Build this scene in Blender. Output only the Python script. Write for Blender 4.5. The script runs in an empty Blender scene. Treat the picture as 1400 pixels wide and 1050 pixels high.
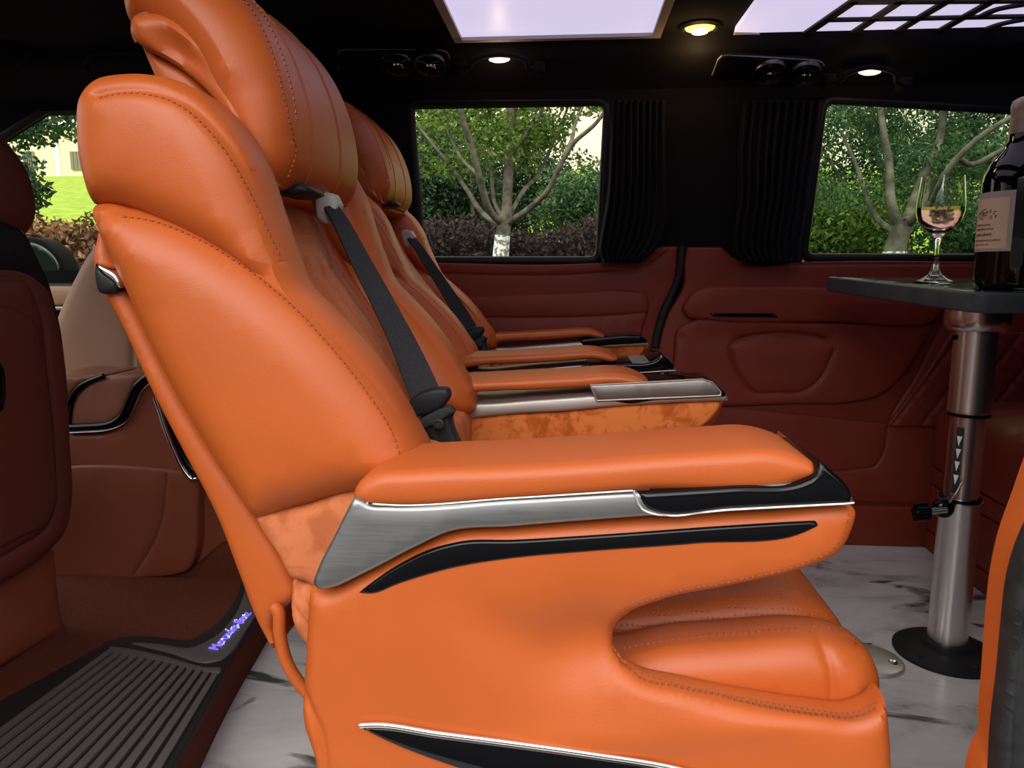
import bpy, math, random
import numpy as np
from mathutils import Vector, Matrix
from mathutils.geometry import delaunay_2d_cdt

random.seed(7)
RNG = np.random.default_rng(7)
SC = bpy.context.scene
COL = SC.collection

# ------------------------------------------------------------------ camera
F = 1011.0                                   # focal length in pixels of the 1400x1050 frame
PITCH = math.atan(155 / F)
YAW = math.atan(80 * math.cos(PITCH) / F)
CAM = Vector((0, 0, 0.72))
cam = bpy.data.cameras.new('camera')
cam.sensor_width = 36.0
cam.lens = F / 1400 * 36.0
cam.clip_start = 0.02
cam.clip_end = 200
camo = bpy.data.objects.new('camera', cam)
camo.location = CAM
camo.rotation_euler = (math.pi / 2 - PITCH, 0, YAW)
COL.objects.link(camo)
SC.camera = camo
RCAM = camo.rotation_euler.to_matrix()

# ------------------------------------------------------------------ sky, sun, exposure
SC.view_settings.view_transform = 'Standard'
SC.view_settings.look = 'None'
SC.view_settings.gamma = 1.0
SC.view_settings.use_curve_mapping = False
SC.view_settings.exposure = 0.0
W = bpy.data.worlds.new('sky')
SC.world = W
W.use_nodes = True
nt = W.node_tree
nt.nodes.clear()
w_out = nt.nodes.new('ShaderNodeOutputWorld')
w_bg = nt.nodes.new('ShaderNodeBackground')
w_tc = nt.nodes.new('ShaderNodeTexCoord')
w_sep = nt.nodes.new('ShaderNodeSeparateXYZ')
w_rmp = nt.nodes.new('ShaderNodeValToRGB')
w_map = nt.nodes.new('ShaderNodeMapRange')
w_map.inputs[1].default_value = -1
w_map.inputs[2].default_value = 1
nt.links.new(w_tc.outputs['Generated'], w_sep.inputs[0])
nt.links.new(w_sep.outputs['Y'], w_map.inputs[0])
nt.links.new(w_map.outputs[0], w_rmp.inputs[0])
w_rmp.color_ramp.elements[0].position = 0.15
w_rmp.color_ramp.elements[0].color = (0.95, 0.97, 1.0, 1)
w_rmp.color_ramp.elements[1].position = 0.95
w_rmp.color_ramp.elements[1].color = (0.56, 0.48, 0.33, 1)
w_bg.inputs[1].default_value = 2.9
# the band of trees and buildings round the horizon on the door side is darker than the sky above it
w_el = nt.nodes.new('ShaderNodeMapRange'); w_el.interpolation_type = 'SMOOTHSTEP'
w_el.inputs[1].default_value = 0.12; w_el.inputs[2].default_value = 0.42; w_el.inputs[3].default_value = 0.05; w_el.inputs[4].default_value = 1.0
w_bk = nt.nodes.new('ShaderNodeMapRange'); w_bk.interpolation_type = 'SMOOTHSTEP'
w_bk.inputs[1].default_value = -0.2; w_bk.inputs[2].default_value = 0.3
w_mx = nt.nodes.new('ShaderNodeMix'); w_mx.data_type = 'FLOAT'
nt.links.new(w_sep.outputs['Z'], w_el.inputs[0]); nt.links.new(w_sep.outputs['Y'], w_bk.inputs[0])
nt.links.new(w_bk.outputs[0], w_mx.inputs[0]); nt.links.new(w_el.outputs[0], w_mx.inputs[2]); w_mx.inputs[3].default_value = 1.0
w_vm = nt.nodes.new('ShaderNodeVectorMath'); w_vm.operation = 'SCALE'
nt.links.new(w_rmp.outputs[0], w_vm.inputs[0]); nt.links.new(w_mx.outputs[0], w_vm.inputs['Scale'])
nt.links.new(w_vm.outputs[0], w_bg.inputs[0])
nt.links.new(w_bg.outputs[0], w_out.inputs[0])

sun = bpy.data.lights.new('sun', 'SUN')
sun.energy = 2.0
sun.angle = math.radians(45)
sun.color = (1.0, 0.96, 0.9)
suno = bpy.data.objects.new('sun', sun)
suno.rotation_euler = (math.radians(52), 0, math.radians(-14))
COL.objects.link(suno)

# ------------------------------------------------------------------ projecting: a pixel of the photograph onto a real plane
def depth(p):
    return (p - CAM).dot(RCAM @ Vector((0, 0, -1)))

def ray(px, py):
    return RCAM @ Vector(((px - 700) / F, (525 - py) / F, -1.0))

def PY(px, py, Y):
    d = ray(px, py)
    return CAM + d * ((Y - CAM.y) / d.y)

def PZ(px, py, z):
    d = ray(px, py)
    return CAM + d * ((z - CAM.z) / d.z)

def PX(px, py, X):
    d = ray(px, py)
    return CAM + d * ((X - CAM.x) / d.x)

class Frame:
    def __init__(s, O, U, V):
        s.O = Vector(O); s.U = Vector(U).normalized(); s.V = Vector(V).normalized()
        s.N = s.U.cross(s.V).normalized()
    def hit(s, px, py, n=0.0):
        d = ray(px, py)
        o = s.O + s.N * n
        t = (o - CAM).dot(s.N) / d.dot(s.N)
        q = CAM + d * t - s.O
        return q.dot(s.U), q.dot(s.V)
    def at(s, u, v, n=0.0):
        return s.O + s.U * u + s.V * v + s.N * n

def FY(Y): return Frame((0, Y, 0), (1, 0, 0), (0, 0, 1))      # faces the open side door
def FX(X): return Frame((X, 0, 0), (0, 1, 0), (0, 0, 1))      # faces the rear of the van
def FXn(X): return Frame((X, 0, 0), (0, -1, 0), (0, 0, 1))    # faces the front of the van
def FZ(Z): return Frame((0, 0, Z), (1, 0, 0), (0, 1, 0))      # faces up
def FZn(Z): return Frame((0, 0, Z), (-1, 0, 0), (0, 1, 0))    # faces down

# ------------------------------------------------------------------ materials
def mat_base(name):
    m = bpy.data.materials.new(name)
    m.use_nodes = True
    return m, m.node_tree, m.node_tree.nodes['Principled BSDF']

def simple(name, col, rough=0.5, metal=0.0, coat=0.0, spec=0.5, emit=None, es=0.0):
    m, t, b = mat_base(name)
    b.inputs['Base Color'].default_value = (*col, 1)
    b.inputs['Roughness'].default_value = rough
    b.inputs['Metallic'].default_value = metal
    b.inputs['Coat Weight'].default_value = coat
    b.inputs['Coat Roughness'].default_value = 0.04
    b.inputs['Specular IOR Level'].default_value = spec
    if emit:
        b.inputs['Emission Color'].default_value = (*emit, 1)
        b.inputs['Emission Strength'].default_value = es
    return m

def N(t, kind, **kw):
    n = t.nodes.new(kind)
    for k, v in kw.items():
        setattr(n, k, v)
    return n

def leather(name, col, rough=0.42, bump=0.08, scale=520, perf=False, spec=0.4):
    m, t, b = mat_base(name)
    tc = N(t, 'ShaderNodeTexCoord')
    vo = N(t, 'ShaderNodeTexVoronoi'); vo.inputs['Scale'].default_value = scale
    no = N(t, 'ShaderNodeTexNoise'); no.inputs['Scale'].default_value = 9; no.inputs['Detail'].default_value = 4
    t.links.new(tc.outputs['Object'], vo.inputs['Vector'])
    t.links.new(tc.outputs['Object'], no.inputs['Vector'])
    mx = N(t, 'ShaderNodeMix', data_type='RGBA')
    mx.inputs['A'].default_value = (col[0] * 0.9, col[1] * 0.88, col[2] * 0.86, 1)
    mx.inputs['B'].default_value = (col[0] * 1.08, col[1] * 1.1, col[2] * 1.12, 1)
    t.links.new(no.outputs['Fac'], mx.inputs['Factor'])
    t.links.new(mx.outputs['Result'], b.inputs['Base Color'])
    bp = N(t, 'ShaderNodeBump'); bp.inputs['Strength'].default_value = bump; bp.inputs['Distance'].default_value = 0.0012
    t.links.new(vo.outputs['Distance'], bp.inputs['Height'])
    if perf:
        w = N(t, 'ShaderNodeTexVoronoi'); w.inputs['Scale'].default_value = 190; w.inputs['Randomness'].default_value = 0.15
        t.links.new(tc.outputs['Object'], w.inputs['Vector'])
        r = N(t, 'ShaderNodeMapRange'); r.inputs[1].default_value = 0.12; r.inputs[2].default_value = 0.3
        t.links.new(w.outputs['Distance'], r.inputs[0])
        bp2 = N(t, 'ShaderNodeBump'); bp2.inputs['Strength'].default_value = 0.5; bp2.inputs['Distance'].default_value = 0.0012
        t.links.new(r.outputs[0], bp2.inputs['Height'])
        t.links.new(bp.outputs[0], bp2.inputs['Normal'])
        t.links.new(bp2.outputs[0], b.inputs['Normal'])
    else:
        t.links.new(bp.outputs[0], b.inputs['Normal'])
    b.inputs['Roughness'].default_value = rough
    b.inputs['Specular IOR Level'].default_value = spec
    return m

def suede(name, c1, c2, scale=26):
    m, t, b = mat_base(name)
    tc = N(t, 'ShaderNodeTexCoord')
    no = N(t, 'ShaderNodeTexNoise'); no.inputs['Scale'].default_value = scale
    no.inputs['Detail'].default_value = 6; no.inputs['Roughness'].default_value = 0.62; no.inputs['Distortion'].default_value = 0.6
    t.links.new(tc.outputs['Object'], no.inputs['Vector'])
    r = N(t, 'ShaderNodeValToRGB')
    r.color_ramp.elements[0].position = 0.40; r.color_ramp.elements[0].color = (*c1, 1)
    r.color_ramp.elements[1].position = 0.54; r.color_ramp.elements[1].color = (*c2, 1)
    t.links.new(no.outputs['Fac'], r.inputs[0])
    t.links.new(r.outputs[0], b.inputs['Base Color'])
    b.inputs['Roughness'].default_value = 0.95
    b.inputs['Specular IOR Level'].default_value = 0.1
    b.inputs['Sheen Weight'].default_value = 0.3
    b.inputs['Sheen Tint'].default_value = (*c2, 1)
    return m

def brushed(name, col, rough=0.32):
    m, t, b = mat_base(name)
    tc = N(t, 'ShaderNodeTexCoord')
    mp = N(t, 'ShaderNodeMapping'); mp.inputs['Scale'].default_value = (8, 300, 300)
    no = N(t, 'ShaderNodeTexNoise'); no.inputs['Scale'].default_value = 3; no.inputs['Detail'].default_value = 3
    t.links.new(tc.outputs['Object'], mp.inputs[0]); t.links.new(mp.outputs[0], no.inputs['Vector'])
    r = N(t, 'ShaderNodeMapRange'); r.inputs[3].default_value = rough * 0.8; r.inputs[4].default_value = rough * 1.3
    t.links.new(no.outputs['Fac'], r.inputs[0]); t.links.new(r.outputs[0], b.inputs['Roughness'])
    b.inputs['Base Color'].default_value = (*col, 1)
    b.inputs['Metallic'].default_value = 1.0
    return m

def marble(name):
    m, t, b = mat_base(name)
    tc = N(t, 'ShaderNodeTexCoord')
    mp = N(t, 'ShaderNodeMapping'); mp.inputs['Rotation'].default_value = (0, 0, 0.35); mp.inputs['Scale'].default_value = (2.2, 4.2, 1)
    t.links.new(tc.outputs['Object'], mp.inputs[0])
    n1 = N(t, 'ShaderNodeTexNoise'); n1.inputs['Scale'].default_value = 1.9; n1.inputs['Detail'].default_value = 10
    n1.inputs['Roughness'].default_value = 0.66; n1.inputs['Distortion'].default_value = 0.5
    t.links.new(mp.outputs[0], n1.inputs['Vector'])
    r = N(t, 'ShaderNodeValToRGB')
    e = r.color_ramp.elements
    e[0].position = 0.32; e[0].color = (0.22, 0.21, 0.205, 1)
    e[1].position = 0.50; e[1].color = (0.60, 0.575, 0.56, 1)
    x = e.new(0.41); x.color = (0.46, 0.44, 0.43, 1)
    x = e.new(0.70); x.color = (0.72, 0.69, 0.67, 1)
    t.links.new(n1.outputs['Fac'], r.inputs[0])
    n2 = N(t, 'ShaderNodeTexNoise'); n2.inputs['Scale'].default_value = 1.7; n2.inputs['Detail'].default_value = 7; n2.inputs['Distortion'].default_value = 0.9
    mp2 = N(t, 'ShaderNodeMapping'); mp2.inputs['Location'].default_value = (4.3, 1.9, 0); mp2.inputs['Scale'].default_value = (2.6, 4.6, 1)
    t.links.new(tc.outputs['Object'], mp2.inputs[0]); t.links.new(mp2.outputs[0], n2.inputs['Vector'])
    r2 = N(t, 'ShaderNodeValToRGB')
    r2.color_ramp.elements[0].position = 0.335; r2.color_ramp.elements[0].color = (0.05, 0.05, 0.055, 1)
    r2.color_ramp.elements[1].position = 0.385; r2.color_ramp.elements[1].color = (1, 1, 1, 1)
    t.links.new(n2.outputs['Fac'], r2.inputs[0])
    mx = N(t, 'ShaderNodeMix', data_type='RGBA', blend_type='MULTIPLY'); mx.inputs['Factor'].default_value = 0.9
    t.links.new(r.outputs[0], mx.inputs['A']); t.links.new(r2.outputs[0], mx.inputs['B'])
    t.links.new(mx.outputs['Result'], b.inputs['Base Color'])
    b.inputs['Roughness'].default_value = 0.22
    return m

def noisy(name, c1, c2, scale=40, rough=0.8, bump=0.0, pos=(0.35, 0.65)):
    m, t, b = mat_base(name)
    tc = N(t, 'ShaderNodeTexCoord')
    no = N(t, 'ShaderNodeTexNoise'); no.inputs['Scale'].default_value = scale; no.inputs['Detail'].default_value = 5
    t.links.new(tc.outputs['Object'], no.inputs['Vector'])
    r = N(t, 'ShaderNodeValToRGB')
    r.color_ramp.elements[0].position = pos[0]; r.color_ramp.elements[0].color = (*c1, 1)
    r.color_ramp.elements[1].position = pos[1]; r.color_ramp.elements[1].color = (*c2, 1)
    t.links.new(no.outputs['Fac'], r.inputs[0]); t.links.new(r.outputs[0], b.inputs['Base Color'])
    b.inputs['Roughness'].default_value = rough
    b.inputs['Specular IOR Level'].default_value = 0.25
    if bump:
        bp = N(t, 'ShaderNodeBump'); bp.inputs['Strength'].default_value = bump; bp.inputs['Distance'].default_value = 0.002
        t.links.new(no.outputs['Fac'], bp.inputs['Height']); t.links.new(bp.outputs[0], b.inputs['Normal'])
    return m

def leafmat(name, c1, c2, c3):
    m, t, b = mat_base(name)
    g = N(t, 'ShaderNodeNewGeometry')
    r = N(t, 'ShaderNodeValToRGB')
    r.color_ramp.elements[0].position = 0.0; r.color_ramp.elements[0].color = (*c1, 1)
    r.color_ramp.elements[1].position = 1.0; r.color_ramp.elements[1].color = (*c3, 1)
    x = r.color_ramp.elements.new(0.55); x.color = (*c2, 1)
    t.links.new(g.outputs['Random Per Island'], r.inputs[0])
    t.links.new(r.outputs[0], b.inputs['Base Color'])
    b.inputs['Roughness'].default_value = 0.5
    b.inputs['Specular IOR Level'].default_value = 0.3
    tr = N(t, 'ShaderNodeBsdfTranslucent')
    t.links.new(r.outputs[0], tr.inputs[0])
    mx = N(t, 'ShaderNodeMixShader'); mx.inputs[0].default_value = 0.35
    t.links.new(b.outputs[0], mx.inputs[1]); t.links.new(tr.outputs[0], mx.inputs[2])
    t.links.new(mx.outputs[0], t.nodes['Material Output'].inputs[0])
    return m

def pane_mat(name, tint):
    m = bpy.data.materials.new(name); m.use_nodes = True
    t = m.node_tree; t.nodes.clear()
    o = N(t, 'ShaderNodeOutputMaterial'); tr = N(t, 'ShaderNodeBsdfTransparent'); gl = N(t, 'ShaderNodeBsdfGlossy')
    tr.inputs[0].default_value = (*tint, 1); gl.inputs['Roughness'].default_value = 0.02
    fr = N(t, 'ShaderNodeFresnel'); fr.inputs[0].default_value = 1.10
    mx = N(t, 'ShaderNodeMixShader')
    t.links.new(fr.outputs[0], mx.inputs[0]); t.links.new(tr.outputs[0], mx.inputs[1]); t.links.new(gl.outputs[0], mx.inputs[2])
    t.links.new(mx.outputs[0], o.inputs[0])
    return m

def glass_mat(name, col=(1, 1, 1), rough=0.0, ior=1.45):
    m, t, b = mat_base(name)
    b.inputs['Base Color'].default_value = (*col, 1)
    b.inputs['Transmission Weight'].default_value = 1.0
    b.inputs['Roughness'].default_value = rough
    b.inputs['IOR'].default_value = ior
    return m

ORANGE = (0.46, 0.092, 0.015)
M = {}
M['orange'] = leather('orange_leather', ORANGE, 0.46)
M['orange_perf'] = leather('perforated_orange_leather', (0.41, 0.082, 0.015), 0.45, perf=True)
M['thread'] = simple('orange_thread', (0.30, 0.07, 0.018), 0.7)
M['wall'] = leather('red_brown_leather', (0.20, 0.028, 0.015), 0.52, bump=0.2, spec=0.3, scale=260)
M['brown'] = leather('brown_leather', (0.29, 0.074, 0.036), 0.46)
M['dark_brown'] = leather('dark_red_brown_leather', (0.14, 0.030, 0.018), 0.5)
M['tan'] = leather('tan_leather', (0.42, 0.235, 0.145), 0.5)
M['suede'] = suede('orange_suede', (0.36, 0.075, 0.014), (0.55, 0.15, 0.038), 34)
M['suede2'] = suede('smooth_orange_suede', (0.42, 0.115, 0.042), (0.54, 0.165, 0.066), 30)
M['carpet'] = noisy('brown_carpet', (0.10, 0.022, 0.010), (0.15, 0.036, 0.016), 300, 0.95, 0.6)
M['silver'] = brushed('brushed_silver', (0.30, 0.30, 0.295), 0.48)
M['champagne'] = brushed('warm_brushed_metal', (0.50, 0.45, 0.41), 0.55)
M['chrome'] = simple('chrome', (0.82, 0.8, 0.78), 0.1, 1.0)
M['satin_steel'] = simple('satin_steel', (0.75, 0.74, 0.72), 0.42, 0.8)
M['lid_metal'] = brushed('dark_warm_brushed_metal', (0.30, 0.26, 0.24), 0.4)
M['trim_line'] = simple('faint_grey_trim', (0.16, 0.14, 0.15), 0.4)
M['brown_lit'] = leather('lit_brown_leather', (0.34, 0.13, 0.075), 0.42)  # brown leather lightened for the windshield light on the console lid and pad
M['steel'] = simple('polished_steel', (0.80, 0.75, 0.72), 0.27, 1.0)
M['vent_metal'] = simple('dark_vent_metal', (0.10, 0.09, 0.095), 0.3, 1.0)
M['gloss'] = simple('gloss_black', (0.003, 0.003, 0.004), 0.05, spec=0.25)
M['plastic'] = noisy('black_plastic', (0.010, 0.010, 0.012), (0.016, 0.016, 0.018), 300, 0.5)
M['headliner'] = noisy('black_headliner', (0.0028, 0.0028, 0.0042), (0.004, 0.004, 0.006), 200, 0.95)
M['curtain'] = noisy('black_curtain_cloth', (0.004, 0.004, 0.006), (0.007, 0.007, 0.010), 60, 0.85)
M['webbing'] = noisy('black_webbing', (0.012, 0.011, 0.013), (0.022, 0.021, 0.024), 500, 0.7, 0.4)
M['grey_plastic'] = simple('grey_plastic', (0.42, 0.38, 0.37), 0.45)
M['dark_grey'] = noisy('dark_grey_rubber', (0.018, 0.018, 0.019), (0.03, 0.03, 0.031), 90, 0.6)
M['rubber'] = noisy('black_rubber', (0.012, 0.012, 0.013), (0.022, 0.022, 0.022), 60, 0.65)
M['table'] = noisy('table_edge_grey', (0.050, 0.055, 0.062), (0.070, 0.076, 0.085), 30, 0.4)
M['marble'] = marble('marble_floor')
M['ribs'] = simple('grey_step_rubber', (0.11, 0.098, 0.095), 0.55)
M['ribgap'] = simple('dark_step_rubber', (0.012, 0.010, 0.010), 0.7)
M['purple'] = simple('violet_light', (0.2, 0.15, 0.5), 0.5, emit=(0.17, 0.14, 0.80), es=1.0)
M['purple_dots'] = simple('white_violet_light', (0.6, 0.6, 0.9), 0.5, emit=(0.75, 0.72, 1.0), es=2.2)
M['ceil_light'] = simple('lavender_light_panel', (0.6, 0.58, 0.7), 0.4, emit=(0.66, 0.62, 0.86), es=0.92)
M['amber'] = simple('amber_lamp', (1, 0.7, 0.3), 0.4, emit=(1.0, 0.50, 0.12), es=1.9)
M['amber_core'] = simple('warm_lamp', (1, 0.9, 0.7), 0.4, emit=(1.0, 0.80, 0.48), es=3.4)
M['pane'] = pane_mat('clear_window_glass', (0.94, 0.97, 0.94))
M['pane_green'] = pane_mat('green_window_glass', (0.80, 0.88, 0.82))
M['pane_dark'] = pane_mat('dark_window_glass', (0.22, 0.25, 0.23))
M['glass'] = glass_mat('clear_glass')
M['wine'] = glass_mat('rose_wine', (0.62, 0.34, 0.36), ior=1.33)
M['bottle'] = simple('dark_bottle_glass', (0.004, 0.004, 0.005), 0.04, spec=0.4)
M['foil'] = noisy('pale_gold_foil', (0.40, 0.30, 0.23), (0.62, 0.50, 0.40), 60, 0.35)
M['label'] = noisy('cream_label_paper', (0.78, 0.56, 0.36), (0.84, 0.63, 0.42), 20, 0.75)
M['label_edge'] = simple('grey_label_edge', (0.50, 0.42, 0.36), 0.7)
M['ink'] = simple('brown_ink', (0.20, 0.11, 0.065), 0.8)
M['white'] = simple('white_arrow', (0.75, 0.73, 0.7), 0.5)
M['bark'] = noisy('grey_bark', (0.07, 0.06, 0.042), (0.19, 0.16, 0.115), 24, 0.9, 0.6)
M['whitewash'] = noisy('whitewash', (0.22, 0.20, 0.17), (0.85, 0.82, 0.76), 45, 0.9, pos=(0.42, 0.5))
M['leaf_light'] = leafmat('light_green_leaf', (0.035, 0.09, 0.012), (0.12, 0.22, 0.035), (0.30, 0.36, 0.07))
M['leaf_mid'] = leafmat('mid_green_leaf', (0.020, 0.062, 0.022), (0.065, 0.14, 0.052), (0.19, 0.27, 0.10))
M['leaf_dark'] = leafmat('dark_green_leaf', (0.008, 0.026, 0.012), (0.022, 0.055, 0.024), (0.07, 0.12, 0.045))
M['leaf_hedge'] = leafmat('purple_brown_hedge_leaf', (0.020, 0.012, 0.015), (0.055, 0.035, 0.036), (0.13, 0.09, 0.075))
M['leaf_dry'] = leafmat('dry_brown_hedge_leaf', (0.05, 0.022, 0.012), (0.20, 0.095, 0.045), (0.48, 0.26, 0.12))
M['lawn'] = noisy('lawn_grass', (0.20, 0.30, 0.022), (0.32, 0.42, 0.05), 6, 0.9)
M['cream'] = noisy('cream_render', (0.80, 0.72, 0.45), (0.86, 0.79, 0.52), 3, 0.9)
M['bwhite'] = simple('white_render', (0.85, 0.83, 0.76), 0.8)
M['bgrey'] = simple('grey_bars', (0.24, 0.19, 0.14), 0.7)

# ------------------------------------------------------------------ mesh helpers
def base_of(o):
    while o.parent: o = o.parent
    return o.location

def obj(name, verts, faces, mat, parent=None, smooth=True, base=None):
    me = bpy.data.meshes.new(name)
    if parent is not None:
        b = base_of(parent)
    elif base is not None:
        b = Vector(base)
    else:
        a = np.array([tuple(v) for v in verts], dtype=float)
        b = Vector(((a[:, 0].min() + a[:, 0].max()) / 2, (a[:, 1].min() + a[:, 1].max()) / 2, a[:, 2].min()))
    me.from_pydata([(v[0] - b.x, v[1] - b.y, v[2] - b.z) for v in verts], [], faces)
    me.materials.append(mat)
    if smooth:
        me.polygons.foreach_set('use_smooth', [True] * len(me.polygons))
        me.set_sharp_from_angle(angle=math.radians(50))
    me.update()
    o = bpy.data.objects.new(name, me)
    COL.objects.link(o)
    if parent is not None:
        o.parent = parent
    else:
        o.location = b
    return o

def thing(name, label, cat, loc, group=None):
    o = bpy.data.objects.new(name, None)
    o.empty_display_size = 0.05
    o.location = loc
    COL.objects.link(o)
    return tag(o, label, cat, group)

def tag(o, label, cat, group=None, kind=None):
    o['label'] = label; o['category'] = cat
    if group: o['group'] = group
    if kind: o['kind'] = kind
    return o

def struct(o):
    o['kind'] = 'structure'
    return o

def curve2(pts, step, closed=True):
    """smooth line through pts (x, y[, 'c' for a corner]), resampled"""
    P = [np.array(p[:2], float) for p in pts]
    C = [len(p) > 2 for p in pts]
    n = len(P)
    def tang(i):
        if not closed and (i == 0 or i == n - 1): return None
        a = P[i] - P[i - 1]; b = P[(i + 1) % n] - P[i]
        la, lb = np.linalg.norm(a) + 1e-12, np.linalg.norm(b) + 1e-12
        d = a / la * lb + b / lb * la
        l = np.linalg.norm(d)
        return d / l if l > 1e-12 else None
    out = []
    for i in range(n if closed else n - 1):
        j = (i + 1) % n
        ch = P[j] - P[i]; L = np.linalg.norm(ch)
        if L < 1e-9: continue
        u = ch / L
        t0 = None if C[i] else tang(i); t1 = None if C[j] else tang(j)
        t0 = u if t0 is None else t0; t1 = u if t1 is None else t1
        k = max(1, int(math.ceil(L / step)))
        for q in range(k):
            s = q / k
            h = 2*s**3-3*s**2+1, s**3-2*s**2+s, -2*s**3+3*s**2, s**3-s**2
            out.append(h[0]*P[i] + h[1]*t0*L*max(0.0, t0 @ u)**1.5 + h[2]*P[j] + h[3]*t1*L*max(0.0, t1 @ u)**1.5)
    if not closed: out.append(P[-1])
    return np.array(out)

def dist_to(pts, line, closed):
    a = line; b = np.roll(line, -1, 0)
    if not closed: a, b = line[:-1], line[1:]
    d = b - a; l2 = (d ** 2).sum(1) + 1e-15
    out = np.empty(len(pts))
    for k in range(0, len(pts), 2000):
        p = pts[k:k+2000, None, :] - a[None]
        t = np.clip((p * d[None]).sum(2) / l2, 0, 1)
        out[k:k+2000] = np.sqrt(((p - t[..., None] * d[None]) ** 2).sum(2)).min(1)
    return out

def inside(pts, poly):
    x, y = pts[:, 0][:, None], pts[:, 1][:, None]
    a, b = poly, np.roll(poly, -1, 0)
    c = ((a[:, 1] > y) != (b[:, 1] > y)) & (x < (b[:, 0]-a[:, 0])*(y-a[:, 1])/(b[:, 1]-a[:, 1]+1e-15)+a[:, 0])
    return c.sum(1) % 2 == 1

class Panel:
    """padded solid: an outline seen square on from frame fr, with a rounded edge of radius r and a real thickness"""
    def __init__(s, name, outline, fr, thick, r, mat, parent=None, both=False, dome=0.0, dsc=0.05, step=0.010, grid=0.018,
                 grooves=(), dents=(), uv=False, mirror=None, base=None):
        s.fr = fr; s.r = r; s.dome = dome; s.dsc = dsc; s.thick = thick; s.mirror = mirror
        if not uv:
            o2 = [(*fr.hit(p[0], p[1], -r), *p[2:]) for p in outline]
        else:
            o2 = outline
        P = curve2(o2, step)
        area = 0.5 * np.sum(P[:, 0]*np.roll(P[:, 1], -1) - np.roll(P[:, 0], -1)*P[:, 1])
        if area < 0: P = P[::-1].copy()
        keep = [0]
        for i in range(1, len(P)):
            if np.linalg.norm(P[i]-P[keep[-1]]) > step*0.15: keep.append(i)
        P = P[keep]
        s.poly = P
        s.grooves = []
        for g in grooves:
            gp = curve2([(*fr.hit(p[0], p[1], 0), *p[2:]) if not uv else p for p in g[0]], 0.006, False)
            s.grooves.append((gp, g[1], g[2]))
        s.dents = []
        for d in dents:
            c = fr.hit(d[0], d[1], 0)
            k = fr.hit(d[0]+1, d[1], 0)
            sc = math.hypot(k[0]-c[0], k[1]-c[1])
            s.dents.append((c, d[2]*sc, d[3]*sc, math.radians(d[4]), d[5]))
        T = np.roll(P, -1, 0) - np.roll(P, 1, 0)
        T /= np.linalg.norm(T, axis=1)[:, None] + 1e-12
        Nn = np.stack([-T[:, 1], T[:, 0]], 1)
        ex = []
        for f in (0.06, 0.22, 0.5, 0.8):
            q = P + Nn * (f * r)
            q = q[inside(q, P)]
            if len(q):
                q = q[dist_to(q, P, True) > 0.93*f*r]
                ex.append(q)
        lo, hi = P.min(0), P.max(0)
        gx = np.arange(lo[0], hi[0], grid); gy = np.arange(lo[1], hi[1], grid*0.87)
        G = np.array([(x + (grid/2 if j % 2 else 0), y) for j, y in enumerate(gy) for x in gx])
        if len(G):
            G = G[inside(G, P)]
        if len(G):
            G = G[dist_to(G, P, True) > r*0.8 + grid*0.35]
        for gp, w, dep in s.grooves:
            t = np.gradient(gp, axis=0); t /= np.linalg.norm(t, axis=1)[:, None] + 1e-12
            nn = np.stack([-t[:, 1], t[:, 0]], 1)
            if len(G): G = G[dist_to(G, gp, False) > w*2.6]
            ex = [e[dist_to(e, gp, False) > w*0.8] if len(e) else e for e in ex]
            for f in (-2, -1, -0.45, 0, 0.45, 1, 2):
                q = gp + nn*f*w
                q = q[inside(q, P)]
                if len(q): ex.append(q[dist_to(q, P, True) > 0.002])
        allp = np.concatenate([P] + [e for e in ex if len(e)] + ([G] if len(G) else []))
        n = len(P)
        res = delaunay_2d_cdt([Vector(p) for p in allp], [(i, (i+1) % n) for i in range(n)], [], 1, 1e-6)
        V2 = np.array([tuple(v) for v in res[0]]); F2 = [tuple(f) for f in res[2]]
        s.V2 = V2
        d = dist_to(V2, P, True)
        nf = s.height(V2, d)
        vs = [fr.at(p[0], p[1], h) for p, h in zip(V2, nf)]
        if both:
            nb = -thick + r - r*np.sqrt(np.clip(1-(1-np.clip(d/r, 0, 1))**2, 0, 1)) if r > 0 else -thick + 0*d
        else:
            nb = -thick + 0*d
        vb = [fr.at(p[0], p[1], h) for p, h in zip(V2, nb)]
        m = len(vs)
        fs = []
        for f in F2:
            a, b, c = (V2[i] for i in f)
            ccw = (b[0]-a[0])*(c[1]-a[1])-(b[1]-a[1])*(c[0]-a[0]) > 0
            g = f if ccw else f[::-1]
            fs.append(g); fs.append(tuple(i+m for i in g[::-1]))
        from collections import Counter
        ec = Counter(); ed = {}
        for f in fs[::2]:
            for i in range(3):
                e = (f[i], f[(i+1) % 3]); k = (min(e), max(e)); ec[k] += 1; ed[k] = e
        for k, c in ec.items():
            if c == 1:
                a, b = ed[k]; fs.append((b, a, a+m, b+m))
        V = vs + vb
        if mirror is not None:
            V = [Vector((v.x, 2*mirror - v.y, v.z)) for v in V]
            fs = [f[::-1] for f in fs]
        s.o = obj(name, V, fs, mat, parent, True, base)
    def height(s, p, d=None):
        p = np.atleast_2d(np.array(p, float))
        if d is None:
            d = dist_to(p, s.poly, True)
        r = s.r
        h = np.zeros(len(p))
        if r > 0:
            h = -r + r*np.sqrt(np.clip(1-(1-np.clip(d/r, 0, 1))**2, 0, 1))
        if s.dome:
            h = h + s.dome*(1-np.exp(-(d/s.dsc)**2))
        for gp, w, dep in s.grooves:
            h = h - dep*np.exp(-(dist_to(p, gp, False)/w)**2)
        for c, rx, ry, a, dep in s.dents:
            q = p - np.array(c)
            x = (q[:, 0]*math.cos(a)+q[:, 1]*math.sin(a))/rx
            y = (-q[:, 0]*math.sin(a)+q[:, 1]*math.cos(a))/ry
            h = h - dep*np.exp(-(x*x+y*y))
        return h
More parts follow.
